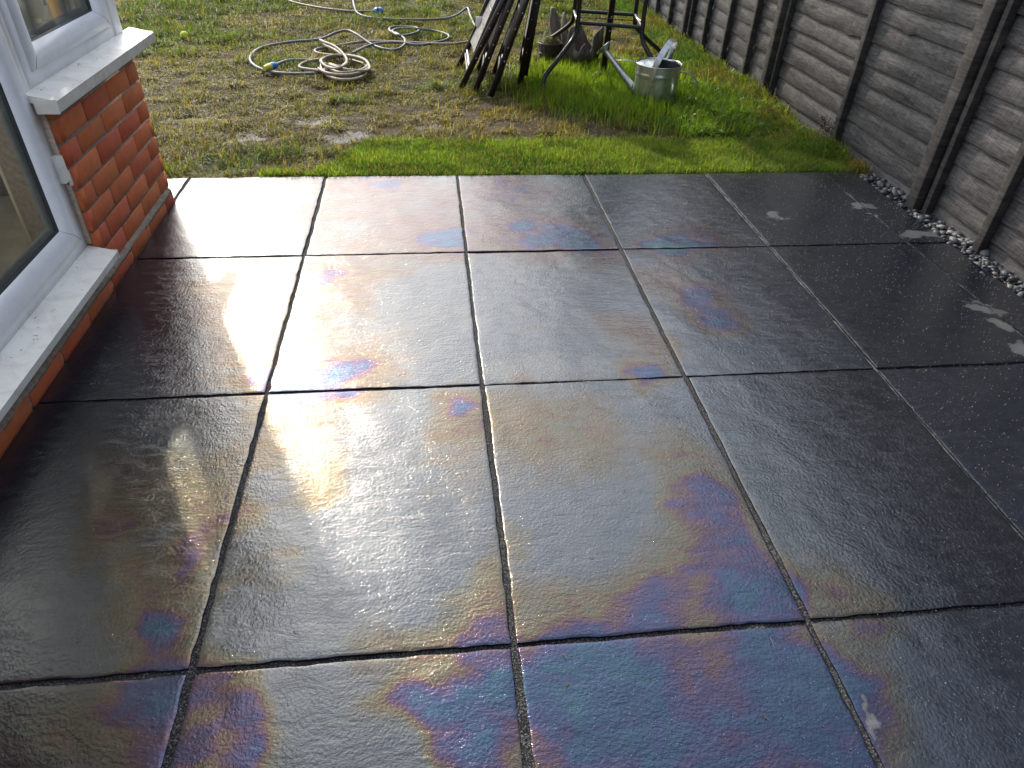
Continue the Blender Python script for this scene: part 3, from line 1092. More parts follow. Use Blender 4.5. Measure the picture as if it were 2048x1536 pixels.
def make_window(plane, y0, y1, z0, z1, sill=None):
    mb = MB()
    ring_frame(mb, plane, y0, y1, z0, z1, OUT)
    fr_ = under(mb.build('window', M['upvc'], house))
    sm_ = MB()
    ring_frame(sm_, plane, y0, y1, z0, z1, SASH)
    sm_.build('sash', M['upvc'], fr_)
    gm = MB()
    ring_frame(gm, plane, y0, y1, z0, z1, GASK)
    for yy, sy_ in ((y0, 1), (y1, -1)):
        for zz, sz_ in ((z0, 1), (z1, -1)):
            for a0, a1, d_ in ((0.050, 0.0775, 0.0122), (0.0785, 0.1025, 0.0)):
                p_, q_ = Vector(plane(yy + sy_ * a0, d_, zz + sz_ * a0)), Vector(plane(yy + sy_ * a1, d_ if d_ else -0.0115, zz + sz_ * a1))
                if d_ == 0.0:
                    p_ = Vector(plane(yy + sy_ * a0, 0.0117, zz + sz_ * a0))
                gm.bar(p_, q_, 0.0009, 0.0009)
    gm.build('gasket', M['gasket'], fr_)
    gp = MB()
    i_ = 0.104
    for d0, d1 in ((-0.024, -0.020),):
        a = [plane(yy, dd, zz) for dd in (d0, d1) for yy, zz in ((y0 + i_, z0 + i_), (y1 - i_, z0 + i_), (y1 - i_, z1 - i_), (y0 + i_, z1 - i_))]
        gp.add(a, [(3, 2, 1, 0), (4, 5, 6, 7), (0, 1, 5, 4), (1, 2, 6, 5), (2, 3, 7, 6), (3, 0, 4, 7)])
    gp.build('glass_pane', M['glass'], fr_)
    # spacer bar between the panes
    sp_ = MB()
    ring_frame(sp_, plane, y0, y1, z0, z1, [(0.1045, -0.0245), (0.121, -0.0245), (0.121, -0.0395)])
    sp_.build('spacer_bar', M['grey_trim'], fr_)
    return fr_


FX = -0.640
side = lambda yy, d, zz: (FX + d, yy, zz)
garden = lambda yy, d, zz: (yy, CY - 0.03 + d, zz)
tall = make_window(side, 0.2, 1.45, 0.148, 2.05)
upper = make_window(side, 1.4515, 2.165, 0.628, 2.05)
end_w = make_window(garden, -3.9, -0.72, 0.628, 2.05)


def sill_mesh(y0, y1, xb, zb, xn, zn, drop, name='sill'):
    mb = MB()
    prof = [(xb, zb), (xn + 0.004, zn + 0.001), (xn + 0.0012, zn - 0.0008), (xn, zn - 0.004), (xn, zn - drop + 0.003), (xn - 0.002, zn - drop), (xn - 0.012, zn - drop), (xn - 0.013, zn - drop + 0.016), (xb, zb - 0.02)]
    prof = prof[::-1]
    o = len(mb.v)
    ys = np.linspace(y0, y1, 24)
    for y in ys:
        mb.v += [(px, float(y), pz) for px, pz in prof]
    n = len(prof)
    for k in range(len(ys) - 1):
        for e_ in range(n):
            e2 = (e_ + 1) % n
            mb.f.append([o + n * k + e_, o + n * k + e2, o + n * (k + 1) + e2, o + n * (k + 1) + e_])
    mb.f.append([o + k for k in range(n)][::-1])
    mb.f.append([o + n * (len(ys) - 1) + k for k in range(n)])
    for yy in (y0 - 0.003, y1 - 0.001):   # end caps
        mb.box((xb + 0.02, yy, zn - drop - 0.001), (xn + 0.0025, yy + 0.004, zn + 0.0045), 0.0012)
    return mb


sill_mesh(1.405, 2.315, -0.6405, 0.634, -0.560, 0.616, 0.034).build('window_sill', M['sill'], upper, smooth=True)
sill_mesh(0.19, 1.452, -0.6405, 0.152, -0.558, 0.130, 0.026).build('window_sill', M['sill'], tall, smooth=True)
lm = MB()
lm.box((FX - 0.002, 1.412, 0.372), (FX + 0.026, 1.448, 0.452), 0.008)
lm.box((FX + 0.004, 1.449, 0.352), (FX + 0.022, 1.4615, 0.400), 0.004)
lm.build('latch', M['sill'], tall, smooth=True)
# corner post, sealant, roof, fascia, room shell
cp_ = MB()
cp_.box((CX - 0.085, 2.167, 0.632), (FX + 0.004, 2.235, 2.05), 0.004)
under(cp_.build('corner_post', M['upvc'], house))
se = MB()
se.bar((FX + 0.004, 1.455, 0.16), (FX + 0.004, 1.455, 0.60), 0.012, 0.02, up=(1, 0, 0))
under(se.build('sealant_strip', M['sealant'], house))
rf = MB()
E0, E1 = Vector((-0.60, 0, 2.135)), Vector((-4.0, 0, 2.95))
rf.add([(E0.x, -2.98, E0.z), (E0.x, CY + 0.04, E0.z), (E1.x, CY + 0.04, E1.z), (E1.x, -2.98, E1.z)], [(0, 1, 2, 3)])
roof = under(rf.build('roof', M['opal'], house))
for yb in np.arange(CY + 0.02, -3.0, -0.72):
    rb = MB()
    rb.bar((E0.x, yb, E0.z + 0.03), (E1.x, yb, E1.z + 0.03), 0.05, 0.035)
    rb.build('glazing_bar', M['upvc'], roof)
fa = MB()
fa.box((-4.0, CY - 0.09, 2.052), (-0.72, CY - 0.02, 2.125))
fa.box((-0.719, 0.2, 2.052), (-0.625, CY - 0.02, 2.125))
under(fa.build('eaves_beam', M['upvc'], house))
rm = MB()
rm.box((-4.0, -3.0, 0.06), (-0.815, CY - 0.205, 0.10))            # floor
under(rm.build('room_floor', M['floor'], house))
rm = MB()
rm.box((-4.05, -3.0, 0.06), (-4.0, CY, 2.93))
under(rm.build('room_wall', M['plaster'], house))
rm = MB()
rm.box((-3.999, -3.05, 0.06), (-0.82, -3.0, 2.12))
under(rm.build('room_wall', M['plaster'], house))
rm = MB()
rm.box((-0.824, 1.47, 0.101), (-0.813, CY - 0.21, 0.663))
under(rm.build('room_wall', M['plaster'], house))
ib = MB()
ib.box((-0.95, 1.50, 0.664), (-0.716, CY - 0.21, 0.690), 0.004)
under(ib.build('inner_sill', M['upvc'], house))

# things on the inner sill
def curl(name, pts, wv, lab):
    mb = MB()
    mb.ribbon(spline(pts, 10), wv, 0.0025)
    o = mb.build(name, M['fabric'])
    tag(o, lab, 'blind strip', 'cream fabric strips heaped behind the window')


SZ = 0.691
curl('blind_strip', [(-.80, 1.62, SZ + .002), (-.79, 1.66, SZ + .05), (-.79, 1.71, SZ + .095), (-.79, 1.735, SZ + .10), (-.79, 1.765, SZ + .06), (-.79, 1.80, SZ + .002)], (.11, .03, 0),
     'cream fabric strip folded to a sharp peak on the inner sill')
a_ = [(-.82 + 0.012 * t, 1.93 + (0.062 - 0.0050 * t) * math.cos(t * 0.55), SZ + 0.068 + (0.062 - 0.0050 * t) * math.sin(t * 0.55)) for t in np.arange(0, 12, 0.8)]
curl('blind_strip', [(-.82, 1.74, SZ + .010), (-.82, 1.80, SZ + .055), (-.82, 1.87, SZ + .105), (-.82, 1.92, SZ + .128)] + [tuple(p) for p in a_[4:0:-1]] + [(-.82, 1.985, SZ + .03)], (.10, -.03, 0),
     'cream fabric strip rolled into an open curl behind the upper pane')
curl('blind_strip', [(-.76, 1.50, SZ + .045), (-.76, 1.56, SZ + .09), (-.77, 1.61, SZ + .095), (-.78, 1.645, SZ + .05), (-.78, 1.66, SZ + .003)], (.09, .04, 0),
     'rounded cream fabric strip at the near end of the inner sill')
curl('blind_strip', [(-.74, 1.56, SZ + .004), (-.74, 1.64, SZ + .012), (-.745, 1.72, SZ + .030), (-.75, 1.78, SZ + .012), (-.75, 1.85, SZ + .004)], (.05, .0, 0),
     'flat cream fabric strip lying along the glass')
curl('blind_strip', [(-.86, 1.99, SZ + .003), (-.86, 2.02, SZ + .035), (-.86, 1.975, SZ + .06), (-.87, 1.93, SZ + .012)], (.05, -.02, 0),
     'short cream fabric roll nearest the corner post')
BL = [(0.62, 0.36, 0.08), (0.50, 0.46, 0.24), (0.28, 0.25, 0.15), (0.60, 0.40, 0.10), (0.62, 0.58, 0.34), (0.33, 0.30, 0.18)]
cvx, cvc, cvf = [], [], []
for k in range(40):  # strips beyond the corner bunch added to block sun; gaps let some through
    if k in (13, 27) or (k < 12 and k % 3):
        continue
    xb = -0.735 - 0.024 * k
    az_ = math.radians(52 + random.uniform(-16, 16))
    hw_ = 0.020 if k < 12 else 0.040
    y_ = CY - 0.225 + random.uniform(-0.008, 0.008)
    zb_ = 0.705 + random.uniform(0, 0.022)
    c_ = BL[(k * 5 + k // 3) % 6]
    for zt in np.linspace(0, 1, 10):
        for u_ in np.linspace(-1, 1, 7):
            fr_ = (zb_ + 0.006 * math.sin(u_ * 9 + k)) * (1 - zt) + 1.98 * zt
            cvx.append((xb + hw_ * u_ * math.cos(az_) + 0.004 * math.sin(u_ * 2), y_ - hw_ * abs(u_) * 0.15 + hw_ * u_ * math.sin(az_) * 0.6, fr_))
            cvc.append(c_)
    b0 = len(cvx) - 70
    for i in range(9):
        for j in range(6):
            a = b0 + i * 7 + j
            cvf.append([a, a + 1, a + 8, a + 7])
tag(mesh_np('vertical_blind', cvx, cvf, M['curtain'], smooth=True, cols=np.array(cvc)), 'amber and olive vertical blind inside the upper window, extra strips added to block sun', 'blind')

# ------------------------------------------------------------------ fence
FB = 2.70                     # plane behind the boards
posts = [-1.44, 0.285, 2.005, 3.765, 5.475, 7.20, 8.93, 10.66]
batt = {2: [2.825], 3: [4.165, 4.605, 5.047], 4: [5.975, 6.395, 6.80], 1: [0.72, 1.15, 1.58], 0: [-1.0, -0.58, -0.15], 5: [7.63, 8.07, 8.5], 6: [9.36, 9.8, 10.2]}
fence = thing('fence', 'weathered grey overlapped board fence with dark posts running along the right side', 'fence', (FB, 2.0, 0))
FBW = Vector(fence.location)
FH = 1.76


def board_panel(y0, y1, seed):
    V_, F_l, A = [], [], []
    n = 90
    ys = np.linspace(y0, y1, n)
    z = -0.06
    k = 0
    o = 0
    while z < FH - 0.05:
        hb = rng.uniform(0.082, 0.104)
        wave = (fbm(ys * 2.3 + k * 7.3 + seed, ys * 0 + k, 101, 4) - 0.5) * 0.020
        notch = -0.012 * np.exp(-((ys - rng.uniform(y0, y1)) / 0.03) ** 2) * (rng.random() < 0.5)
        lowz = z + wave * sstep(0, 0.25, np.minimum(ys - y0, y1 - ys) + 0.1) + notch + 0.003 * (fbm(ys * 25, ys * 0 + k, 103, 3) - 0.5)
        topz = np.full(n, z + hb + 0.03)
        warp = 0.004 * (fbm(ys * 1.5, ys * 0 + k * 3, 105, 2) - 0.5)
        xl = FB - 0.026 + warp            # lower edge proud
        xt = FB - 0.008 + warp
        th = 0.008
        xm = xl * 0.5 + xt * 0.5
        zm = lowz * 0.5 + topz * 0.5
        rows = [(xt, topz), (xm, zm), (xl, lowz + 0.0015), (xl + 0.0015, lowz), (xl + th, lowz), (xt + 0.005, topz)]
        for xx, zz in rows:
            V_.append(np.stack([xx, ys, zz], 1))
        nr = len(rows)
        idx = np.arange(nr * n).reshape(nr, n) + o
        F_l.append(np.stack([idx[:-1, :-1], idx[1:, :-1], idx[1:, 1:], idx[:-1, 1:]], -1).reshape(-1, 4))
        A.append(np.full(nr * n, (k * 0.173 + seed * 0.37) % 5))
        o += nr * n
        z += hb
        k += 1
    return cc(V_), F_l, cc(A)


for k in range(len(posts) - 1):
    y0, y1 = posts[k] + 0.046, posts[k + 1] - 0.046
    V_, F_l, A = board_panel(y0, y1, k + 1)
    pn = mesh_np('board_panel', V_, F_l, M['fence'], fence, attrs={'board': A})
    under(pn, FBW)
    bts = list(batt[k])
    for yb in bts:
        mb = MB()
        mb.box((FB - 0.062, yb - 0.018, -0.03), (FB - 0.024, yb + 0.018, FH - 0.02), 0.002)
        mb.build('batten', M['batten'], pn)
    # end battens of the panel
    for yb in (y0 + 0.012, y1 - 0.012):
        mb = MB()
        mb.box((FB - 0.058, yb - 0.014, -0.03), (FB - 0.024, yb + 0.014, FH - 0.02), 0.002)
        mb.build('batten', M['batten'], pn)
for y in posts:
    mb = MB()
    mb.box((FB - 0.085, y - 0.020, -0.05), (FB + 0.02, y + 0.043, FH + 0.05), 0.004)
    mb.box((FB - 0.030, y - 0.043, -0.05), (FB + 0.02, y - 0.0205, FH + 0.05), 0.003)
    under(mb.build('fence_post', M['batten'], fence), FBW)

# ------------------------------------------------------------------ slate chippings along the fence
ICO = None
bm = bmesh.new()
bmesh.ops.create_icosphere(bm, subdivisions=1, radius=1)
bm.verts.index_update()
ICO = (np.array([v.co[:] for v in bm.verts]), np.array([[v.index for v in f.verts] for f in bm.faces]))
bm.free()


def chips(n, xs, ys, sz, zlo):
    V_, F_l, C_ = [], [], []
    for k in range(n):
        s = sz[0] + (sz[1] - sz[0]) * rng.random() ** 2.2
        v = ICO[0] * (1 + rng.normal(0, 0.17, (len(ICO[0]), 1)))
        v = v * np.array([s, s * rng.uniform(0.55, 1.0), s * rng.uniform(0.28, 0.55)])
        v = np.clip(v, -s * 0.85, s * 0.85)
        e_ = Matrix.Rotation(rng.uniform(0, 6.28), 3, 'Z') @ Matrix.Rotation(rng.normal(0, 0.35), 3, 'X') @ Matrix.Rotation(rng.normal(0, 0.35), 3, 'Y')
        v = v @ np.array(e_).T
        x, y = xs(k), ys(k)
        v = v + np.array([x, y, zlo + s * 0.30 + 0.018 * rng.random()])
        V_.append(v)
        F_l.append(ICO[1] + k * len(v))
        t = rng.uniform(0.5, 1.2)
        c = np.array([0.050, 0.055, 0.064]) * t if rng.random() < 0.9 else np.array([0.17, 0.17, 0.16]) * t
        C_.append(np.tile(c, (len(v), 1)))
    return cc(V_), F_l, cc(C_)


ysl = []
for k in range(1900):
    ysl.append(EDGE_Y + 0.02 - 2.6 * rng.random())
cv, cf, ccx = chips(1900, lambda k: 2.568 + 0.118 * rng.random() - 0.035 * (rng.random() < 0.06), lambda k: ysl[k], (0.006, 0.027), -0.03)
tag(mesh_np('slate_chippings', cv, cf, M['slate'], cols=ccx), 'blue grey slate chippings filling the gap below the fence', 'gravel', kind='stuff')
gs = MB()
gs.box((2.566, YJ[0], -0.06), (2.72, EDGE_Y + 0.03, -0.028))
tag(gs.build('gravel_bed', M['soil']), kind='structure')

# ------------------------------------------------------------------ grass
def blades(name, x, y, z, h, w, lean, az, col, mat, label, droop=0.0):
    n = len(x)
    lean = np.clip(lean, 0, 1.5)
    d = np.stack([np.cos(az), np.sin(az), np.zeros(n)], 1)
    tw = az + np.pi / 2 + rng.normal(0, 0.5, n)
    s = np.stack([np.cos(tw), np.sin(tw), np.zeros(n)], 1) * (w / 2)[:, None]
    p = np.stack([x, y, z], 1)
    up = np.array([0, 0, 1.0])
    sl = np.sin(lean)[:, None]
    cl = np.cos(lean)[:, None]
    mid = p + up * (h[:, None] * 0.55 * np.sqrt(cl)) + d * (h[:, None] * 0.40 * sl)
    tip = p + up * (h[:, None] * (cl - droop * sl)) + d * (h[:, None] * 0.98 * sl)
    tip[:, 2] = np.maximum(tip[:, 2], p[:, 2] + 0.003)
    V_ = np.stack([p - s, p + s, mid + s * 0.85, mid - s * 0.85, tip], 1).reshape(-1, 3)
    i0 = np.arange(n) * 5
    q4 = np.stack([i0, i0 + 1, i0 + 2, i0 + 3], 1)
    t3 = np.stack([i0 + 3, i0 + 2, i0 + 4], 1)
    o = mesh_np(name, V_, [q4, t3], mat, cols=np.repeat(col, 5, axis=0))
    tag(o, label, 'grass', kind='stuff')
    return o


def mixcol(t, a, b):
    return np.asarray(a)[None] * (1 - t[:, None]) + np.asarray(b)[None] * t[:, None]


def jitter(c, s=0.25):
    return c * rng.uniform(1 - s, 1 + s, (len(c), 1)) * rng.uniform(0.94, 1.06, c.shape)


GREEN, LIME, OLIVE, STRAW = (0.064, 0.116, 0.020), (0.142, 0.208, 0.032), (0.108, 0.104, 0.023), (0.195, 0.150, 0.062)

# new turf strip along the patio edge
n = 90000
x = rng.uniform(-0.62, 2.62, n)
y = EDGE_Y + 0.012 + 0.52 * rng.random(n)
edge = -0.12 + 0.28 * (y - EDGE_Y) / 0.5 + 0.10 * (fbm(x * 5, y * 5, 201) - 0.5)
far = EDGE_Y + 0.50 + 0.06 * (fbm(x * 6, x * 0, 203) - 0.5) + 0.03 * rng.normal(0, 1, n)
left_ok = (x > edge) | ((y < EDGE_Y + 0.05 + 0.05 * fbm(x * 9, x * 0, 205)) & (x > -0.30))
seam = np.abs(x - (0.92 + 0.02 * np.sin(y * 40))) < 0.008
keep = left_ok & (y < far) & (x < 2.62 - 0.06 * rng.random(n)) & ~(seam & (rng.random(n) < 0.85))
x, y = x[keep], y[keep]
n = len(x)
pt = fbm(x * 6, y * 6, 207)
col = jitter(mixcol(np.clip(sstep(0.3, 0.7, pt) + rng.normal(0, 0.25, n), 0, 1), (0.052, 0.100, 0.018), LIME), 0.4)
st_ = rng.random(n) < (0.13 + 0.14 * sstep(0.55, 0.75, fbm(x * 9, y * 9, 209)))
col[st_] = jitter(np.tile(np.array(STRAW) * 0.9, (st_.sum(), 1)), 0.3)
blades('turf_strip', x, y, np.full(n, -0.012) + 0.010 * (fbm(x * 10, y * 10, 211) - 0.5), rng.uniform(0.022, 0.042, n) * (0.7 + 0.5 * pt), rng.uniform(0.0022, 0.0042, n),
       np.abs(rng.normal(0.65, 0.4, n)), rng.uniform(0, 6.28, n), col, M['grass'], 'bright green strip of new turf along the far edge of the patio')

# worn lawn
n = 560000
y = EDGE_Y + 0.02 + 6.6 * rng.random(n) ** 1.25
xl, xr = -0.75 - 0.42 * (y - 2.2), 2.66
x = xl + (xr - xl) * rng.random(n)
pn = fbm(x * 2.0, y * 2.0, 221, 5)
pf = fbm(x * 11, y * 11, 223, 3)
mud = mudf(x, y)
bare = np.clip(mud * 1.0, 0, 1) * sstep(0.25, 0.6, fbm(x * 7, y * 7, 225, 3) * 0.8 + 0.2 * mud)
tan = np.exp(-(((x - 0.75) / 0.7) ** 2 + ((y - 3.25) / 0.35) ** 2))
pc = fbm(x * 5.5 + 7, y * 7.5, 227, 3)
dens = np.clip(0.10 + 0.75 * sstep(0.36, 0.60, pf) + 0.55 * sstep(0.40, 0.62, pc) - 0.85 * bare - 0.30 * tan, 0.06, 1)
dens = np.where((y < EDGE_Y + 0.46) & (x > 0.02 - 0.12 + 0.28 * (y - EDGE_Y) / 0.5), 0.0, dens)
keep = rng.random(n) < dens
x, y, pn, pf, tan, mud, pc = (a[keep] for a in (x, y, pn, pf, tan, mud, pc))
n = len(x)
green = sstep(0.42, 0.66, pn + 0.10 * (y - 4.6) / 2.0 + 0.40 * np.exp(-((x + 0.50) ** 2 + (y - 2.62) ** 2) / 0.12) + 0.25 * sstep(1.0, 1.5, x) * sstep(5.2, 3.0, y))
green = np.clip(green * 0.8 - 0.6 * tan, 0, 1)
col = mixcol(green, OLIVE, GREEN)
st_ = rng.random(n) < (0.16 + 0.45 * tan + 0.12 * (1 - green)) * (1 - 0.5 * green)
dk = rng.random(n) < 0.25
col[st_] = np.array(STRAW)
col[dk & ~st_] = np.array((0.060, 0.062, 0.018))
col = jitter(col, 0.35)
lean = np.where(rng.random(n) < 0.72 - 0.3 * green, rng.uniform(1.1, 1.5, n), np.abs(rng.normal(0.75, 0.35, n)))
h = (0.6 + 0.9 * sstep(0.4, 0.65, pc)) * rng.uniform(0.024, 0.066, n) * (0.75 + 0.5 * green)
azm = 6.28 * fbm(x * 4, y * 4, 229, 3) * 2 + rng.normal(0, 1.2, n)
blades('lawn_grass', x, y, ground_z(x, y) - 0.002, h, rng.uniform(0.0028, 0.0056, n) * (0.8 + 0.12 * (y - 2)), lean, azm, col, M['grass'],
       'worn patchy olive lawn with muddy bare spots behind the turf', 0.15)

# lush grass round the furniture and the watering can
CAN = (1.895, 3.70)
n = 60000
x, y = rng.uniform(0.95, 2.6, n), rng.uniform(3.0, 5.1, n)
d_ = np.exp(-(((x - 1.62) / 0.52) ** 2 + ((y - 4.0) / 0.62) ** 2) ** 2) + 0.7 * np.exp(-(((x - 2.2) / 0.4) ** 2 + ((y - 3.45) / 0.5) ** 2))
keep = (rng.random(n) < np.clip(d_ * (0.45 + 0.9 * (fbm(x * 8, y * 8, 231) - 0.2)), 0, 1)) & (np.hypot(x - CAN[0], y - CAN[1]) > 0.135)
x, y = x[keep], y[keep]
n = len(x)
col = jitter(mixcol(sstep(0.25, 0.7, fbm(x * 5, y * 5, 233)), (0.080, 0.150, 0.018), (0.155, 0.220, 0.026)), 0.3)
blades('lush_grass', x, y, ground_z(x, y) - 0.002, rng.uniform(0.05, 0.105, n), rng.uniform(0.003, 0.0055, n), np.abs(rng.normal(0.35, 0.25, n)), rng.uniform(0, 6.28, n), col,
       M['grass'], 'tall bright green grass under the table and round the watering can', 0.1)

# long grass flopping out from the fence foot
n = 26000
y = 2.40 + 5.0 * rng.random(n) ** 1.15
x = 2.66 - np.abs(rng.normal(0, 0.15, n)) * sstep(2.3, 3.0, y) - 0.03 * rng.random(n)
clump = fbm(x * 6, y * 6, 241, 3)
keep = rng.random(n) < sstep(0.28, 0.6, clump) * np.where(y < 2.6, 0.5, 1)
x, y, clump = x[keep], y[keep], clump[keep]
n = len(x)
t = fbm(x * 4, y * 3, 243, 3)
col = mixcol(sstep(0.48, 0.70, t) * 0.8, (0.085, 0.155, 0.022), (0.20, 0.165, 0.05))
nearf = sstep(2.45, 2.6, x)
col = col * (1 - 0.2 * nearf[:, None]) + np.array((0.17, 0.095, 0.035)) * 0.2 * nearf[:, None]
blades('long_grass', x, y, ground_z(x, y), rng.uniform(0.08, 0.21, n) * np.where(y < 2.6, 0.6, 1), rng.uniform(0.0025, 0.0048, n), np.clip(rng.normal(1.12, 0.25, n), 0.3, 1.5),
       math.pi + rng.normal(-0.35, 0.75, n), jitter(col, 0.35), M['grass'], 'long brown and green grass flopping out from the foot of the fence', 0.45)

# broad leaved weeds
def leaf_mesh(x, y, z, L, az, pitch, col):
    n = len(x)
    d = np.stack([np.cos(az) * np.cos(pitch), np.sin(az) * np.cos(pitch), np.sin(pitch)], 1)
    s = np.stack([-np.sin(az), np.cos(az), np.zeros(n)], 1)
    up = np.array([0, 0, 1.0])
    p = np.stack([x, y, z], 1)
    pts = [p, p + d * (L * .35)[:, None] + s * (L * .16)[:, None] + up * (L * .03)[:, None], p + d * (L * .7)[:, None] + s * (L * .15)[:, None], p + d * L[:, None] - up * (L * .12)[:, None],
           p + d * (L * .7)[:, None] - s * (L * .15)[:, None], p + d * (L * .35)[:, None] - s * (L * .16)[:, None] + up * (L * .03)[:, None], p + d * (L * .5)[:, None] - up * (L * .05)[:, None]]
    V_ = np.stack(pts, 1).reshape(-1, 3)
    i0 = np.arange(n) * 7
    F_l = [np.stack([i0 + a, i0 + b_, i0 + c_], 1) for a, b_, c_ in ((0, 1, 6), (1, 2, 6), (2, 3, 6), (3, 4, 6), (4, 5, 6), (5, 0, 6))]
    return V_, F_l, np.repeat(col, 7, axis=0)


n0 = 900
rx, ry = rng.uniform(1.9, 2.62, n0), 2.72 + 1.9 * rng.random(n0) ** 1.2
keep = (fbm(rx * 5, ry * 5, 251) > 0.40) & (np.hypot(rx - CAN[0], ry - CAN[1]) > 0.16) & ((ry > 2.98))
rx, ry = rx[keep], ry[keep]
k = 7
x, y = np.repeat(rx, k), np.repeat(ry, k)
n = len(x)
x, y = x + rng.normal(0, 0.006, n), y + rng.normal(0, 0.006, n)
col = jitter(mixcol(rng.random(n), (0.085, 0.175, 0.018), (0.16, 0.25, 0.03)), 0.3)
V_, F_l, C_ = leaf_mesh(x, y, ground_z(x, y) + 0.02 + 0.02 * rng.random(n), rng.uniform(0.018, 0.05, n), rng.uniform(0, 6.28, n), rng.uniform(-0.1, 0.8, n), col)
tag(mesh_np('weeds', V_, F_l, mat_grass('weed_leaf', 0.4, 0.32), cols=C_), 'broad leaved green weeds spread between the watering can and the fence', 'weeds', kind='stuff')

# a dark dead weed against the foot of the fence
dw = MB()
for s_ in range(9):
    y_ = 2.98 - 0.02 * s_ + 0.01 * random.random()
    a0 = Vector((2.648, y_, -0.01))
    pts = [a0]
    for j in range(5):
        pts.append(pts[-1] + Vector((random.uniform(-0.012, 0.004), random.uniform(-0.02, 0.02), random.uniform(0.012, 0.035))))
    dw.tube(spline(pts, 4), 0.0016, 5)
    for j in (2, 3, 4):
        p = pts[j]
        q_ = p + Vector((random.uniform(-0.02, 0.0), random.uniform(-0.03, 0.03), random.uniform(-0.01, 0.02)))
        dw.ribbon([p, (p + q_) / 2 + Vector((0, 0, 0.004)), q_], (0.004, 0.004, 0.003), 0.001)
tag(dw.build('dead_weed', M['bar']), 'dark withered weed with thin stems against the fence boards', 'weed')

# ------------------------------------------------------------------ grit and clippings on the slabs
n = 7500
x = 2.56 - 1.9 * rng.random(n) ** 1.5
y = EDGE_Y - 2.9 * rng.random(n)
keep = (rng.random(n) < 0.25 + 0.75 * sstep(0.8, 1.9, x)) & (x < 2.55)
x, y = x[keep], y[keep]
n = len(x)
sz = rng.uniform(0.0007, 0.0019, n)
TET = np.array([[1, 0, -.6], [-.5, .87, -.6], [-.5, -.87, -.6], [0, 0, .9]])
rot = rng.uniform(0, 6.28, n)
c_, s_ = np.cos(rot), np.sin(rot)
V_ = np.stack([TET[None, :, 0] * c_[:, None] - TET[None, :, 1] * s_[:, None], TET[None, :, 0] * s_[:, None] + TET[None, :, 1] * c_[:, None], np.tile(TET[:, 2], (n, 1))], -1) * sz[:, None, None]
V_ = V_ + np.stack([x, y, np.full(n, 0.0012)], 1)[:, None]
i0 = np.arange(n) * 4
F_l = [np.stack([i0 + a, i0 + b_, i0 + d_], 1) for a, b_, d_ in ((0, 1, 3), (1, 2, 3), (2, 0, 3), (2, 1, 0))]
gc = jitter(np.tile(np.array((0.24, 0.235, 0.22)), (n, 1)), 0.35)
tag(mesh_np('grit', V_.reshape(-1, 3), F_l, M['slate'], cols=np.repeat(gc, 4, axis=0)), 'pale sand grit scattered over the dark slabs near the fence', 'grit', kind='stuff')
n = 90
x, y = rng.uniform(-0.4, 2.5, n), rng.uniform(-0.2, 2.4, n)
blades('grass_clippings', x, y, np.full(n, 0.002), rng.uniform(0.008, 0.022, n), rng.uniform(0.0012, 0.002, n), np.full(n, 1.5), rng.uniform(0, 6.28, n),
       jitter(np.tile(np.array((0.16, 0.15, 0.07)), (n, 1)), 0.4), M['grass'], 'a few dry grass clippings dropped on the patio slabs')

n = 46
x = rng.uniform(-0.632, -0.565, n)
y = np.where(np.arange(n) < 20, rng.uniform(1.42, 2.29, n), rng.uniform(0.5, 1.43, n))
z = np.where(np.arange(n) < 20, 0.634 - (x + 0.6405) * 0.224, 0.152 - (x + 0.6405) * 0.267) + 0.0015
blades('sill_debris', x, y, z, rng.uniform(0.004, 0.020, n), rng.uniform(0.0015, 0.003, n), np.full(n, 1.5), rng.uniform(0, 6.28, n),
       jitter(np.tile(np.array((0.045, 0.035, 0.022)), (n, 1)), 0.4), M['grass'], 'dark specks and bits of dead leaf lying on the white window sills')

# ------------------------------------------------------------------ watering can
cx, cy = CAN
gz0 = -0.016
can = thing('watering_can', 'galvanised steel watering can standing in the green grass', 'watering can', (cx, cy, gz0))
can.rotation_euler = (0, 0, math.radians(-34))
can.scale = (1.08, 1.08, 1.10)
H = 0.196
body = MB()
pf_ = [(0.0, 0.004), (0.118, 0.004), (0.1215, 0.0), (0.1225, 0.004)]
for t in np.linspace(0, 1, 26):
    z = 0.006 + (H - 0.006) * t
    r = 0.1225 + 0.003 * t
    for c0 in (0.70, 0.76):
        r += 0.0028 * math.exp(-((t - c0) / 0.012) ** 2)
    pf_.append((r, z))
pf_ += [(0.1285, H + 0.001), (0.1295, H + 0.004), (0.1275, H + 0.0065), (0.1245, H + 0.004), (0.123, H - 0.003)]
# finer rib sampling
body.lathe(pf_, (0, 0, 0), 64)
body.build('body', M['galv'], can, smooth=True, angle=50)
inn = MB()
inn.lathe([(0.1228, H - 0.003), (0.1195, H - 0.02), (0.117, 0.012), (0.0, 0.012)], (0, 0, 0), 48)
inn.build('inner_wall', M['shaded_zinc'], can, smooth=True, angle=50)
lid = MB()
vs, fs = [], []
seg = 28
for i in range(9):
    t = i / 8
    for k in range(seg + 1):
        a = math.pi / 2 + math.pi * k / seg
        rx_ = 0.1235
        ex = rx_ * math.cos(a)
        ey = rx_ * math.sin(a)
        # crescent: chord at x = -0.005 bulging
        chord = 0.012 - 0.02 * (1 - (ey / rx_) ** 2)
        xx = ex * (1 - t) + chord * t
        zz = H - 0.002 + 0.020 * math.sin(t * math.pi * 0.55) * (1 - (ey / rx_) ** 2)
        vs.append((xx, ey, zz))
for i in range(8):
    for k in range(seg):
        fs.append([i * (seg + 1) + k, i * (seg + 1) + k + 1, (i + 1) * (seg + 1) + k + 1, (i + 1) * (seg + 1) + k])
lid.add(vs, fs)
lid.build('lid', M['galv'], can, smooth=True)
hd = MB()
pts = []
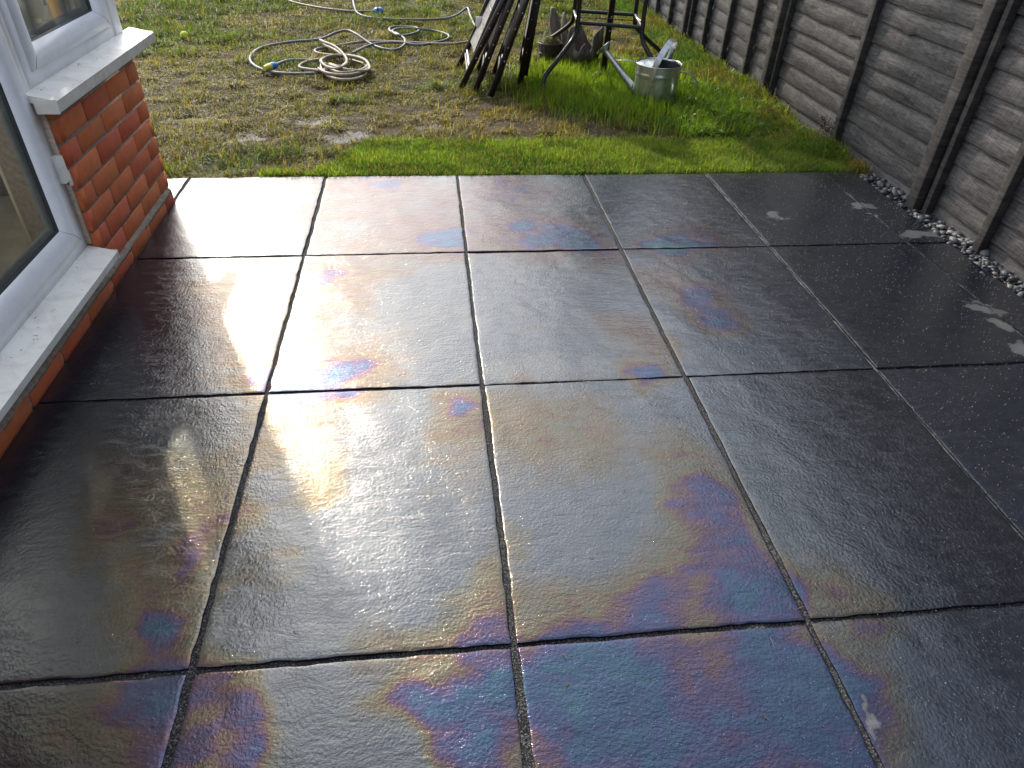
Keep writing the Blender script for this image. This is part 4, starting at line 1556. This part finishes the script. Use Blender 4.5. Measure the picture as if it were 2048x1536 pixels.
for k in range(25):
    a = math.pi * k / 24
    hgt = math.sin(a)
    pts.append((0.004 + 0.055 * hgt ** 0.9, -0.127 * math.cos(a) * (1 if hgt < 0.5 else 0.98), H - 0.045 + 0.175 * hgt ** 0.75))
hd.ribbon([(0.002, -0.1285, H - 0.055)] + pts[1:-1] + [(0.002, 0.1285, H - 0.055)], (0.030, 0, -0.012), 0.003)
hd.build('carrying_handle', M['galv'], can, smooth=True, angle=60)
lp = MB()
lp.ribbon(spline([(0.122, 0, H - 0.028), (0.165, 0, H - 0.020), (0.215, 0, H - 0.045), (0.243, 0, H - 0.09), (0.228, 0, H - 0.135), (0.185, 0, 0.030), (0.122, 0, 0.012)], 8), (0, 0.020, 0), 0.003)
lp.build('rear_handle', M['galv'], can, smooth=True, angle=60)
spt = MB()
A0, A1 = Vector((-0.112, -0.01, 0.035)), Vector((-0.318, -0.02, 0.222))
spt.tube([A0.lerp(A1, t) for t in np.linspace(0, 1, 12)], 0.01, 16, rs=[0.0225 - 0.009 * t for t in np.linspace(0, 1, 12)])
so = spt.build('spout', M['galv'], can, smooth=True)
rs_ = MB()
dirv = (A1 - A0).normalized()
rs_.tube([A1 - dirv * 0.004, A1 + dirv * 0.008, A1 + dirv * 0.022, A1 + dirv * 0.027, A1 + dirv * 0.030, A1 + dirv * 0.033], 0.01, 24, rs=[0.013, 0.017, 0.044, 0.047, 0.044, 0.008])
ro_ = rs_.build('rose', M['galv'], so, smooth=True)
stt = MB()
stt.ribbon([(-0.124, 0, H - 0.012), (-0.18, -0.006, H - 0.003), (-0.262, -0.014, H - 0.012)], (0, 0.014, 0), 0.003)
stt.build('spout_brace', M['galv'], can)

# ------------------------------------------------------------------ folded chairs
CH = [((0.681, 3.887), (0.698, 4.468), 0.52, 1.02), ((0.775, 3.865), (0.833, 4.389), 0.42, 1.03), ((0.868, 3.766), (0.940, 4.338), 0.375, 1.05), ((1.068, 3.951), (1.149, 4.553), 0.16, 1.06)]
CHL = ['folded dark metal chair leaning at the left end of the stack, grey mesh showing',
       'folded dark metal chair second from the left of the leaning stack',
       'folded dark metal chair third from the left, its foot nearest the patio',
       'folded dark metal chair standing steepest, at the right end beside the table']
for (nb, fb, sl, L), lab in zip(CH, CHL):
    g0 = -0.012
    near, far_ = Vector((nb[0], nb[1], g0)), Vector((fb[0], fb[1], g0))
    t = Vector((sl, 0, 1)).normalized()
    ch = thing('folding_chair', lab, 'folding chair', near, 'folded chairs leaning together on the grass')
    nrm = Vector((-1, 0, sl)).normalized()
    far_ = far_ - near
    near = Vector((0, 0, 0))
    rails = []
    for p in (near, far_):
        mb = MB()
        mb.bar(p, p + t * L, 0.016, 0.034, up=(1, 0, -sl))
        rails.append(mb.build('frame_rail', M['bar'], ch))
        for q_ in (0.22, 0.30, 0.41, 0.50, 0.62):
            bl = MB()
            c0 = p + t * q_ + Vector((0.006 * math.sin(q_ * 40), -0.0085, 0))
            bl.tube([c0, c0 + Vector((0, -0.003, 0))], 0.0036, 8)
            bl.tube([c0 + Vector((0, -0.0028, 0)), c0 + Vector((0, -0.0045, 0))], 0.0024, 8)
            bl.build('bolt', M['chrome'], rails[-1])
    # folded second pair of legs just inside the rails
    t2 = Vector((sl * 0.86, 0, 1)).normalized()
    ins = (far_ - near).normalized() * 0.035
    for p in (near + ins, far_ - ins):
        mb = MB()
        s0 = p + Vector((0.040, 0, 0.07))
        mb.bar(s0, s0 + t2 * 0.72, 0.014, 0.026, up=(1, 0, -sl))
        mb.build('leg', M['bar'], ch)
    for q_ in (0.115, 0.46, L - 0.03):
        st = MB()
        st.tube([near + t * q_, far_ + t * q_], 0.0085, 10)
        st.build('stretcher', M['steel_dark'], ch, smooth=True)
    st = MB()
    s1 = near + ins + Vector((0.040, 0, 0.07)) + t2 * 0.06
    st.tube([s1, s1 + (far_ - near) - ins * 2], 0.007, 10)
    st.build('stretcher', M['chrome'], ch, smooth=True)
    # textile seat and back, slung between the rails
    for q0, q1, nm in ((0.20, 0.56, 'seat'), (0.60, L - 0.04, 'backrest')):
        mb = MB()
        pts = []
        nn, mm = 12, 10
        vs, fs = [], []
        for i in range(nn + 1):
            for j in range(mm + 1):
                u_ = i / nn
                v_ = j / mm
                p = near + t * (q0 + (q1 - q0) * u_) + (far_ - near) * (0.02 + 0.96 * v_) + nrm * (0.012 - 0.016 * math.sin(math.pi * v_))
                vs.append(p)
        for i in range(nn):
            for j in range(mm):
                a = i * (mm + 1) + j
                fs.append([a, a + 1, a + mm + 2, a + mm + 1])
        k0 = len(vs)
        vs2 = [p - nrm * 0.003 for p in vs]
        mb.add(vs + vs2, fs + [[i + k0 for i in f][::-1] for f in fs])
        mb.build(nm, M['mesh_fabric'], ch, smooth=True)
# white label hanging from the first chair
p0 = at(960, 42, 4.40, 1)
tg = MB()
tg.box((p0[0] - 0.028, 4.395, p0[2] - 0.036), (p0[0] + 0.030, 4.402, p0[2] + 0.026), 0.002)
tag(tg.build('paper_tag', M['white']), 'small white square tag stuck beside the leftmost folded chair', 'tag')

# ------------------------------------------------------------------ bistro table
A, B, C, D = Vector((1.45, 4.10, .35)), Vector((1.84, 3.97, .35)), Vector((1.90, 4.39, .35)), Vector((1.50, 4.50, .35))
feet = [Vector((1.213, 3.872, -.015)), Vector((1.985, 3.80, -.015)), Vector((2.185, 4.60, -.015)), Vector((1.348, 4.845, -.015))]
tcen = (A + B + C + D) / 4
table = thing('garden_table', 'black metal garden table with splayed bent legs on the lush grass', 'table', (tcen.x, tcen.y, -0.015))
TB = Vector(table.location)
ringm = MB()
for p, q_ in ((A, B), (B, C), (C, D), (D, A)):
    ringm.tube([p - TB, q_ - TB], 0.0115, 12)
ringm.build('brace_ring', M['steel_dark'], table, smooth=True)
for p, ft in zip((A, B, C, D), feet):
    out = Vector((ft.x - p.x, ft.y - p.y, 0))
    top_ = Vector((p.x, p.y, 0.70)) + (Vector((p.x, p.y, 0)) - Vector((tcen.x, tcen.y, 0))).normalized() * 0.03
    pts = [top_, Vector((p.x, p.y, .50)), Vector((p.x, p.y, .36)), Vector((p.x, p.y, .29)) + out * 0.03, Vector((p.x, p.y, .235)) + out * 0.22,
           Vector((p.x, p.y, .15)) + out * 0.62, Vector((p.x, p.y, .095)) + out * 0.90, Vector((ft.x, ft.y, .055)), Vector((ft.x, ft.y, ft.z)) + out * 0.02]
    mb = MB()
    mb.tube([Vector(v) - TB for v in spline(pts, 6)], 0.0145, 12)
    lg = mb.build('leg', M['steel_dark'], table, smooth=True)
    cp2 = MB()
    e0 = Vector((ft.x, ft.y, ft.z)) + out * 0.02 - TB
    cp2.tube([e0 + Vector((0, 0, 0.0)), e0 + Vector((0, 0, 0.035))], 0.017, 12)
    cp2.build('foot_cap', M['bar'], lg, smooth=True)
# white glints on the side braces, painted on as bright steel tubes
for p in (A.lerp(D, 0.35), B.lerp(C, 0.5)):
    sp_ = MB()
    sp_.tube([p - TB + Vector((0, -0.05, 0.0065)), p - TB + Vector((0, 0.05, 0.0065))], 0.0078, 10)
    sp_.build('brace_glint', M['chrome'], table, smooth=True)
wi = MB()
wa, wb = A.lerp(D, .5) - TB, B.lerp(C, .5) - TB
wi.tube([wa, wb], 0.0022, 6)
for f_ in (0.44, 0.72):
    wi.tube([wa.lerp(wb, f_), wa.lerp(wb, f_ + 0.03)], 0.0055, 8)
wi.build('tie_wire', M['steel_dark'], table)
tp = MB()
tp.lathe([(0.43, 0.715), (0.455, 0.715), (0.455, 0.74), (0.43, 0.74), (0.43, 0.715)], (0, 0, 0), 56)
tp.build('tabletop_rim', M['steel_dark'], table)
tg2 = MB()
tg2.lathe([(0.0245, 0.722), (0.4295, 0.722), (0.4295, 0.728), (0.0245, 0.728), (0.0245, 0.722)], (0, 0, 0), 56)
tg2.build('glass_top', M['tableglass'], table)

# ------------------------------------------------------------------ closed parasol through the table
pb = Vector((1.690, 4.285, -0.03))
pt_ = Vector((1.690 + 0.085, 4.285 + 0.01, 2.42))
par = thing('parasol', 'closed dark parasol standing through the middle of the garden table', 'parasol', pb)
ax = pt_ - pb
mb = MB()
mb.bar(Vector((0, 0, 0)), ax * 0.62, 0.034, 0.034, up=(0, 1, 0))
po_ = mb.build('pole', M['bar'], par)
for z_ in (0.30, 0.385):
    bl = MB()
    c0 = ax * (z_ / ax.z) + Vector((0.004, -0.018, 0))
    bl.tube([c0, c0 + Vector((0, -0.003, 0))], 0.006, 8)
    bl.tube([c0 + Vector((0, -0.003, 0)), c0 + Vector((0, -0.005, 0))], 0.004, 8)
    bl.build('bolt', M['chrome'], po_)
cn = MB()
prof = [(0.24, 0.17), (0.31, 0.26), (0.42, 0.27), (0.53, 0.22), (0.66, 0.16), (0.72, 0.13), (0.82, 0.12), (0.92, 0.06), (1.0, 0.012)]
seg = 40
vs, fs = [], []
for i, (t_, r_) in enumerate(prof):
    for k in range(seg):
        a = 2 * math.pi * k / seg
        rr = r_ * (0.80 + 0.2 * math.sin(a * 8 + i * 0.5) + 0.16 * math.sin(a * 3 + i))
        vs.append(ax * (0.18 + 0.82 * t_) + Vector((rr * math.cos(a), rr * math.sin(a), 0.03 * math.sin(a * 8))))
for i in range(len(prof) - 1):
    for k in range(seg):
        k2 = (k + 1) % seg
        fs.append([i * seg + k, i * seg + k2, (i + 1) * seg + k2, (i + 1) * seg + k])
cn.add(vs, fs)
cn.build('canopy', M['canopy'], par, smooth=True, angle=80)

# ------------------------------------------------------------------ stump, planter, balls
sc = Vector((1.60, 4.63, -0.02))
seg, rows = 72, 26
vs, fs, rim = [], [], []


def bump1(a, c_, w):
    d_ = (a - c_ + math.pi) % (2 * math.pi) - math.pi
    return math.exp(-(d_ / w) ** 2)


def top_h(a):
    return 0.13 + 0.15 * bump1(a, math.radians(-10), 0.42) + 0.21 * bump1(a, math.radians(150), 0.32) + 0.15 * bump1(a, math.radians(95), 0.4) + 0.13 * bump1(a, math.radians(205), 0.25) + 0.025 * math.sin(a * 7)


def rad(a, t):
    return (0.085 + 0.028 * math.sin(t * 2.4) + 0.012 * math.sin(a * 3 + 1) + 0.008 * math.sin(a * 7 + t * 3)) * (1 + 0.35 * t * bump1(a, math.radians(150), 0.6)) * (1 + 0.12 * t * bump1(a, math.radians(-10), 0.6))


for wall in (0, 1):
    for i in range(rows + 1):
        t = i / rows
        if wall:
            t = 1 - t
        for k in range(seg):
            a = 2 * math.pi * k / seg
            r = rad(a, t) - (0.020 * (1 - 0.5 * t) if wall else 0.0) - 0.006 * t
            n_ = float(fbm(a * 3.2 + 10, t * 2.0, 301, 3)) - 0.5
            r += 0.018 * n_ * (1 - wall * 0.5)
            z = top_h(a) * t if not wall else 0.05 + (top_h(a) - 0.05) * t
            vs.append((1.12 * r * math.cos(a), r * math.sin(a), z))
            rim.append(max(0, t - 0.45) * 1.8 + wall * 0.4)
tot_rows = 2 * (rows + 1)
for i in range(tot_rows - 1):
    for k in range(seg):
        k2 = (k + 1) % seg
        fs.append([i * seg + k, i * seg + k2, (i + 1) * seg + k2, (i + 1) * seg + k])
fs.append([(tot_rows - 1) * seg + k for k in range(seg)][::-1])
so = mesh_np('tree_stump', vs, fs, M['stump'], smooth=True, attrs={'rim': np.clip(rim, 0, 1)})
so.location = sc
tag(so, 'hollow weathered tree stump with jagged prongs behind the garden table', 'stump')
# leaning slab of root wood behind the stump
vs, fs, rim = [], [], []
rows, seg = 22, 20
for i in range(rows + 1):
    t = i / rows
    cx_, cz_ = -0.07 * t - 0.02, 0.33 * t
    hw = 0.075 * (1 - t) ** 0.8 + 0.012 + 0.018 * math.sin(t * 9) * (1 - t)
    for k in range(seg):
        a = 2 * math.pi * k / seg
        n_ = float(fbm(a * 2.2, t * 5, 311, 3)) - 0.5
        vs.append((cx_ + (hw + 0.02 * n_) * math.cos(a), 0.035 * (1 - 0.6 * t) * math.sin(a) + 0.02 * n_, cz_))
        rim.append(t)
for i in range(rows):
    for k in range(seg):
        k2 = (k + 1) % seg
        fs.append([i * seg + k, i * seg + k2, (i + 1) * seg + k2, (i + 1) * seg + k])
fs.append([rows * seg + k for k in range(seg)])
rw = mesh_np('root_wood', vs, fs, M['stump'], smooth=True, attrs={'rim': np.clip(rim, 0, 1)})
rw.location = (1.50, 4.86, -0.02)
tag(rw, 'upright pointed piece of grey root wood left of the tree stump', 'driftwood')

pl = thing('planter', 'small dark wire bound planter of dry moss left of the tree stump', 'planter', (1.385, 4.72, -0.02))
mb = MB()
mb.lathe([(0.0, 0.0), (0.062, 0.0), (0.080, 0.11), (0.086, 0.112), (0.086, 0.122), (0.076, 0.122), (0.07, 0.09), (0.0, 0.09)], (0, 0, 0), 32)
mb.build('pot', M['terracotta'], pl, smooth=True, angle=45)
mb = MB()
for k in range(14):
    a = 2 * math.pi * k / 14
    mb.tube([(0.066 * math.cos(a), 0.066 * math.sin(a), 0.0), (0.088 * math.cos(a), 0.088 * math.sin(a), 0.128)], 0.0022, 6)
mb.tube([(0.089 * math.cos(a), 0.089 * math.sin(a), 0.126) for a in np.linspace(0, 2 * math.pi, 33)], 0.003, 6, cap=False)
mb.tube([(0.078 * math.cos(a), 0.078 * math.sin(a), 0.06) for a in np.linspace(0, 2 * math.pi, 33)], 0.0022, 6, cap=False)
mb.build('wire_basket', M['steel_dark'], pl)
vs, fs = [], []
for k in range(700):
    a, r = random.uniform(0, 6.28), 0.072 * math.sqrt(random.random())
    zc = 0.10 + 0.055 * (1 - (r / 0.075) ** 2)
    p = Vector((r * math.cos(a), r * math.sin(a), zc + random.uniform(-.012, .012)))
    d_ = Vector((random.gauss(0, 1), random.gauss(0, 1), random.gauss(0, .6))).normalized() * 0.022
    s_ = Vector((d_.y, -d_.x, 0)).normalized() * 0.0016 if abs(d_.x) + abs(d_.y) > 1e-5 else Vector((0.0016, 0, 0))
    o = len(vs)
    vs += [p - d_ - s_, p - d_ + s_, p + d_ + s_ + Vector((0, 0, .004)), p + d_ - s_ + Vector((0, 0, .004))]
    fs.append([o, o + 1, o + 2, o + 3])
mb = MB()
mb.add(vs, fs)
mb.lathe([(0.074, 0.095), (0.06, 0.125), (0.03, 0.145), (0.0, 0.15)], (0, 0, 0), 24)
mb.build('dry_moss', M['straw'], pl)
mb = MB()
mb.tube(spline([(-0.05, -0.02, 0.11), (-0.058, -0.02, 0.16), (-0.045, -0.02, 0.205)], 5), 0.004, 8)
mb.build('plant_stem', M['fabric'], pl, smooth=True)


def ball(name, px, py, r, mat, lab, sink=0.0):
    p = at(px, py)
    z = float(ground_z(np.array([p[0]]), np.array([p[1]]))[0]) + r - sink
    bm = bmesh.new()
    bmesh.ops.create_icosphere(bm, subdivisions=4, radius=r)
    for v in bm.verts:
        v.co *= 1 + random.uniform(-0.025, 0.03)
    me = bpy.data.meshes.new(name)
    bm.to_mesh(me)
    bm.free()
    me.materials.append(mat)
    for f in me.polygons:
        f.use_smooth = True
    o = bpy.data.objects.new(name, me)
    COL.objects.link(o)
    o.location = (p[0], p[1], z)
    tag(o, lab, 'ball')


ball('tennis_ball', 370, 74, 0.031, M['ball'], 'bright yellow green tennis ball lying on the worn lawn')
ball('tennis_ball', 1194, 157, 0.033, M['oldball'], 'faded brown ball half sunk in the grass under the table', 0.004)

# ------------------------------------------------------------------ garden hoses
def hose_pts(px, lift=None):
    out = []
    for k, p in enumerate(px):
        z = p[2] if len(p) > 2 else 0.012
        w = at(p[0], p[1], z)
        out.append((w[0], w[1], z))
    return out


def gpt(x, y, z):
    return (x, y, z + 0.006)


HR = 0.0094
# grey hose of the loops
g1 = [(548, 131, .03), (575, 121, .02), (612, 120, .012), (640, 124, .012), (660, 133, .012), (650, 142, .012), (620, 147, .012), (560, 146, .012), (520, 137, .012), (501, 122, .012), (506, 106, .012), (530, 93, .012), (580, 84, .014), (640, 78, .02), (672, 65, .05), (695, 61, .06), (715, 70, .05),
      (740, 87, .02), (765, 97, .012), (792, 99, .012), (808, 90, .014), (809, 78, .02), (795, 68, .03), (780, 62, .02), (782, 55, .02), (810, 53, .02), (834, 56, .02), (836, 63, .02), (815, 70, .025), (795, 70, .034), (785, 62, .03), (800, 57, .03), (830, 57, .03), (870, 62, .014), (896, 70, .012), (893, 79, .012), (865, 86, .012), (835, 90, .012), (800, 85, .02), (760, 86, .024), (735, 92, .024), (705, 106, .03)]
hz = thing('garden_hose', 'grey hose lying in open loops on the lawn with a blue and yellow connector', 'hose', (0, 4.3, 0))
hb = Vector(hz.location)
mb = MB()
mb.tube([Vector(v) - hb for v in spline(hose_pts(g1), 8)], HR, 10)
mb.build('hose_pipe', M['hose_grey'], hz, smooth=True)
P = hose_pts([(552, 130, .03), (541, 133, .032), (529, 137, .034)])
P = [Vector(p) - hb for p in P]
mb = MB()
mb.tube([P[0], P[0].lerp(P[1], .5), P[1]], 0.02, 14, rs=[0.018, 0.024, 0.022])
mb.build('blue_connector', M['blue'], hz, smooth=True)
mb = MB()
mb.tube([P[1], P[1].lerp(P[2], .5), P[2]], 0.02, 14, rs=[0.021, 0.021, 0.015])
mb.build('yellow_tip', M['yellow'], hz, smooth=True)
# beige coil
def ell(cx_, cy_, rx_, ry_, a0, a1, n_, z0, z1, tilt=0):
    out = []
    for k in range(n_):
        a = math.radians(a0 + (a1 - a0) * k / (n_ - 1))
        out.append((cx_ + rx_ * math.cos(a), cy_ + ry_ * math.sin(a) + tilt * math.cos(a), z0 + (z1 - z0) * k / (n_ - 1)))
    return out


b1 = [(945, 82, .012), (900, 88, .012), (840, 86, .012), (780, 83, .014), (720, 84, .014), (665, 93, .016), (632, 99, .014), (635, 106, .014), (660, 110, .016), (690, 113, .02)]
b1 += ell(690, 133, 48, 22, 290, 640, 14, .014, .022) + ell(692, 140, 44, 20, 290, 560, 10, .014, .02)
b1 += ell(686, 131, 52, 19, 210, 520, 12, .03, .036) + [(640, 141, .03), (606, 137, .02), (599, 132, .02), (615, 123, .025), (650, 117, .03), (690, 111, .034)]
b1 += ell(690, 128, 46, 17, 285, 470, 8, .036, .04) + [(650, 131, .042), (643, 121, .045), (660, 112, .05), (690, 111, .05), (725, 118, .046), (738, 130, .044), (735, 141, .042), (700, 140, .046), (668, 133, .05), (660, 128, .05)]
b1 += [(680, 133, .05), (694, 122, .052), (685, 106, .06), (668, 92, .075), (648, 84, .07), (640, 80, .05), (648, 90, .03), (668, 99, .03), (688, 113, .04), (694, 124, .05), (684, 134, .056), (668, 137, .05)]
b1 += [(655, 134, .046), (690, 141, .036), (730, 142, .03), (745, 142, .02)]
b2 = hose_pts(b1)
hz2 = thing('garden_hose', 'beige hose piled in a tangled coil on the lawn', 'hose', (0.1, 4.25, 0))
hb2 = Vector(hz2.location)
mb = MB()
mb.tube([Vector(v) - hb2 for v in spline(b2, 6)], HR, 10)
mb.build('hose_pipe', M['hose_beige'], hz2, smooth=True)
# far hose with the blue end
g2 = [(560, -12, .012), (580, 2, .012), (620, 12, .012), (665, 19, .012), (710, 23, .012), (752, 22, .014)]
hz3 = thing('garden_hose', 'grey hose at the back of the lawn ending in a blue connector', 'hose', (0.1, 6.6, 0))
hb3 = Vector(hz3.location)
mb = MB()
mb.tube([Vector(v) - hb3 for v in spline(hose_pts(g2), 8)], HR, 10)
mb.build('hose_pipe', M['hose_grey'], hz3, smooth=True)
P = [Vector(p) - hb3 for p in hose_pts([(748, 22, .016), (756, 22, .02), (758, 22, .02), (764, 21, .02)])]
mb = MB()
mb.tube([P[0], P[0].lerp(P[1], .5), P[1]], 0.02, 12, rs=[0.018, 0.03, 0.026])
mb.tube([P[2], P[2].lerp(P[3], .5), P[3]], 0.02, 12, rs=[0.026, 0.03, 0.02])
mb.build('blue_connector', M['blue'], hz3, smooth=True)
g3 = [(704, -14, .012), (708, 10, .012), (714, 25, .012), (735, 34, .012), (780, 38, .012), (840, 39, .012), (890, 37, .012), (915, 29, .02), (934, 16, .045), (940, 30, .03), (948, 48, .014), (962, 64, .012), (975, 72, .012)]
mb = MB()
hz4 = thing('garden_hose', 'grey hose running across the back lawn to the folded chairs', 'hose', (0.8, 6.4, 0))
hb4 = Vector(hz4.location)
mb.tube([Vector(v) - hb4 for v in spline(hose_pts(g3), 8)], HR, 10)
mb.build('hose_pipe', M['hose_grey'], hz4, smooth=True)
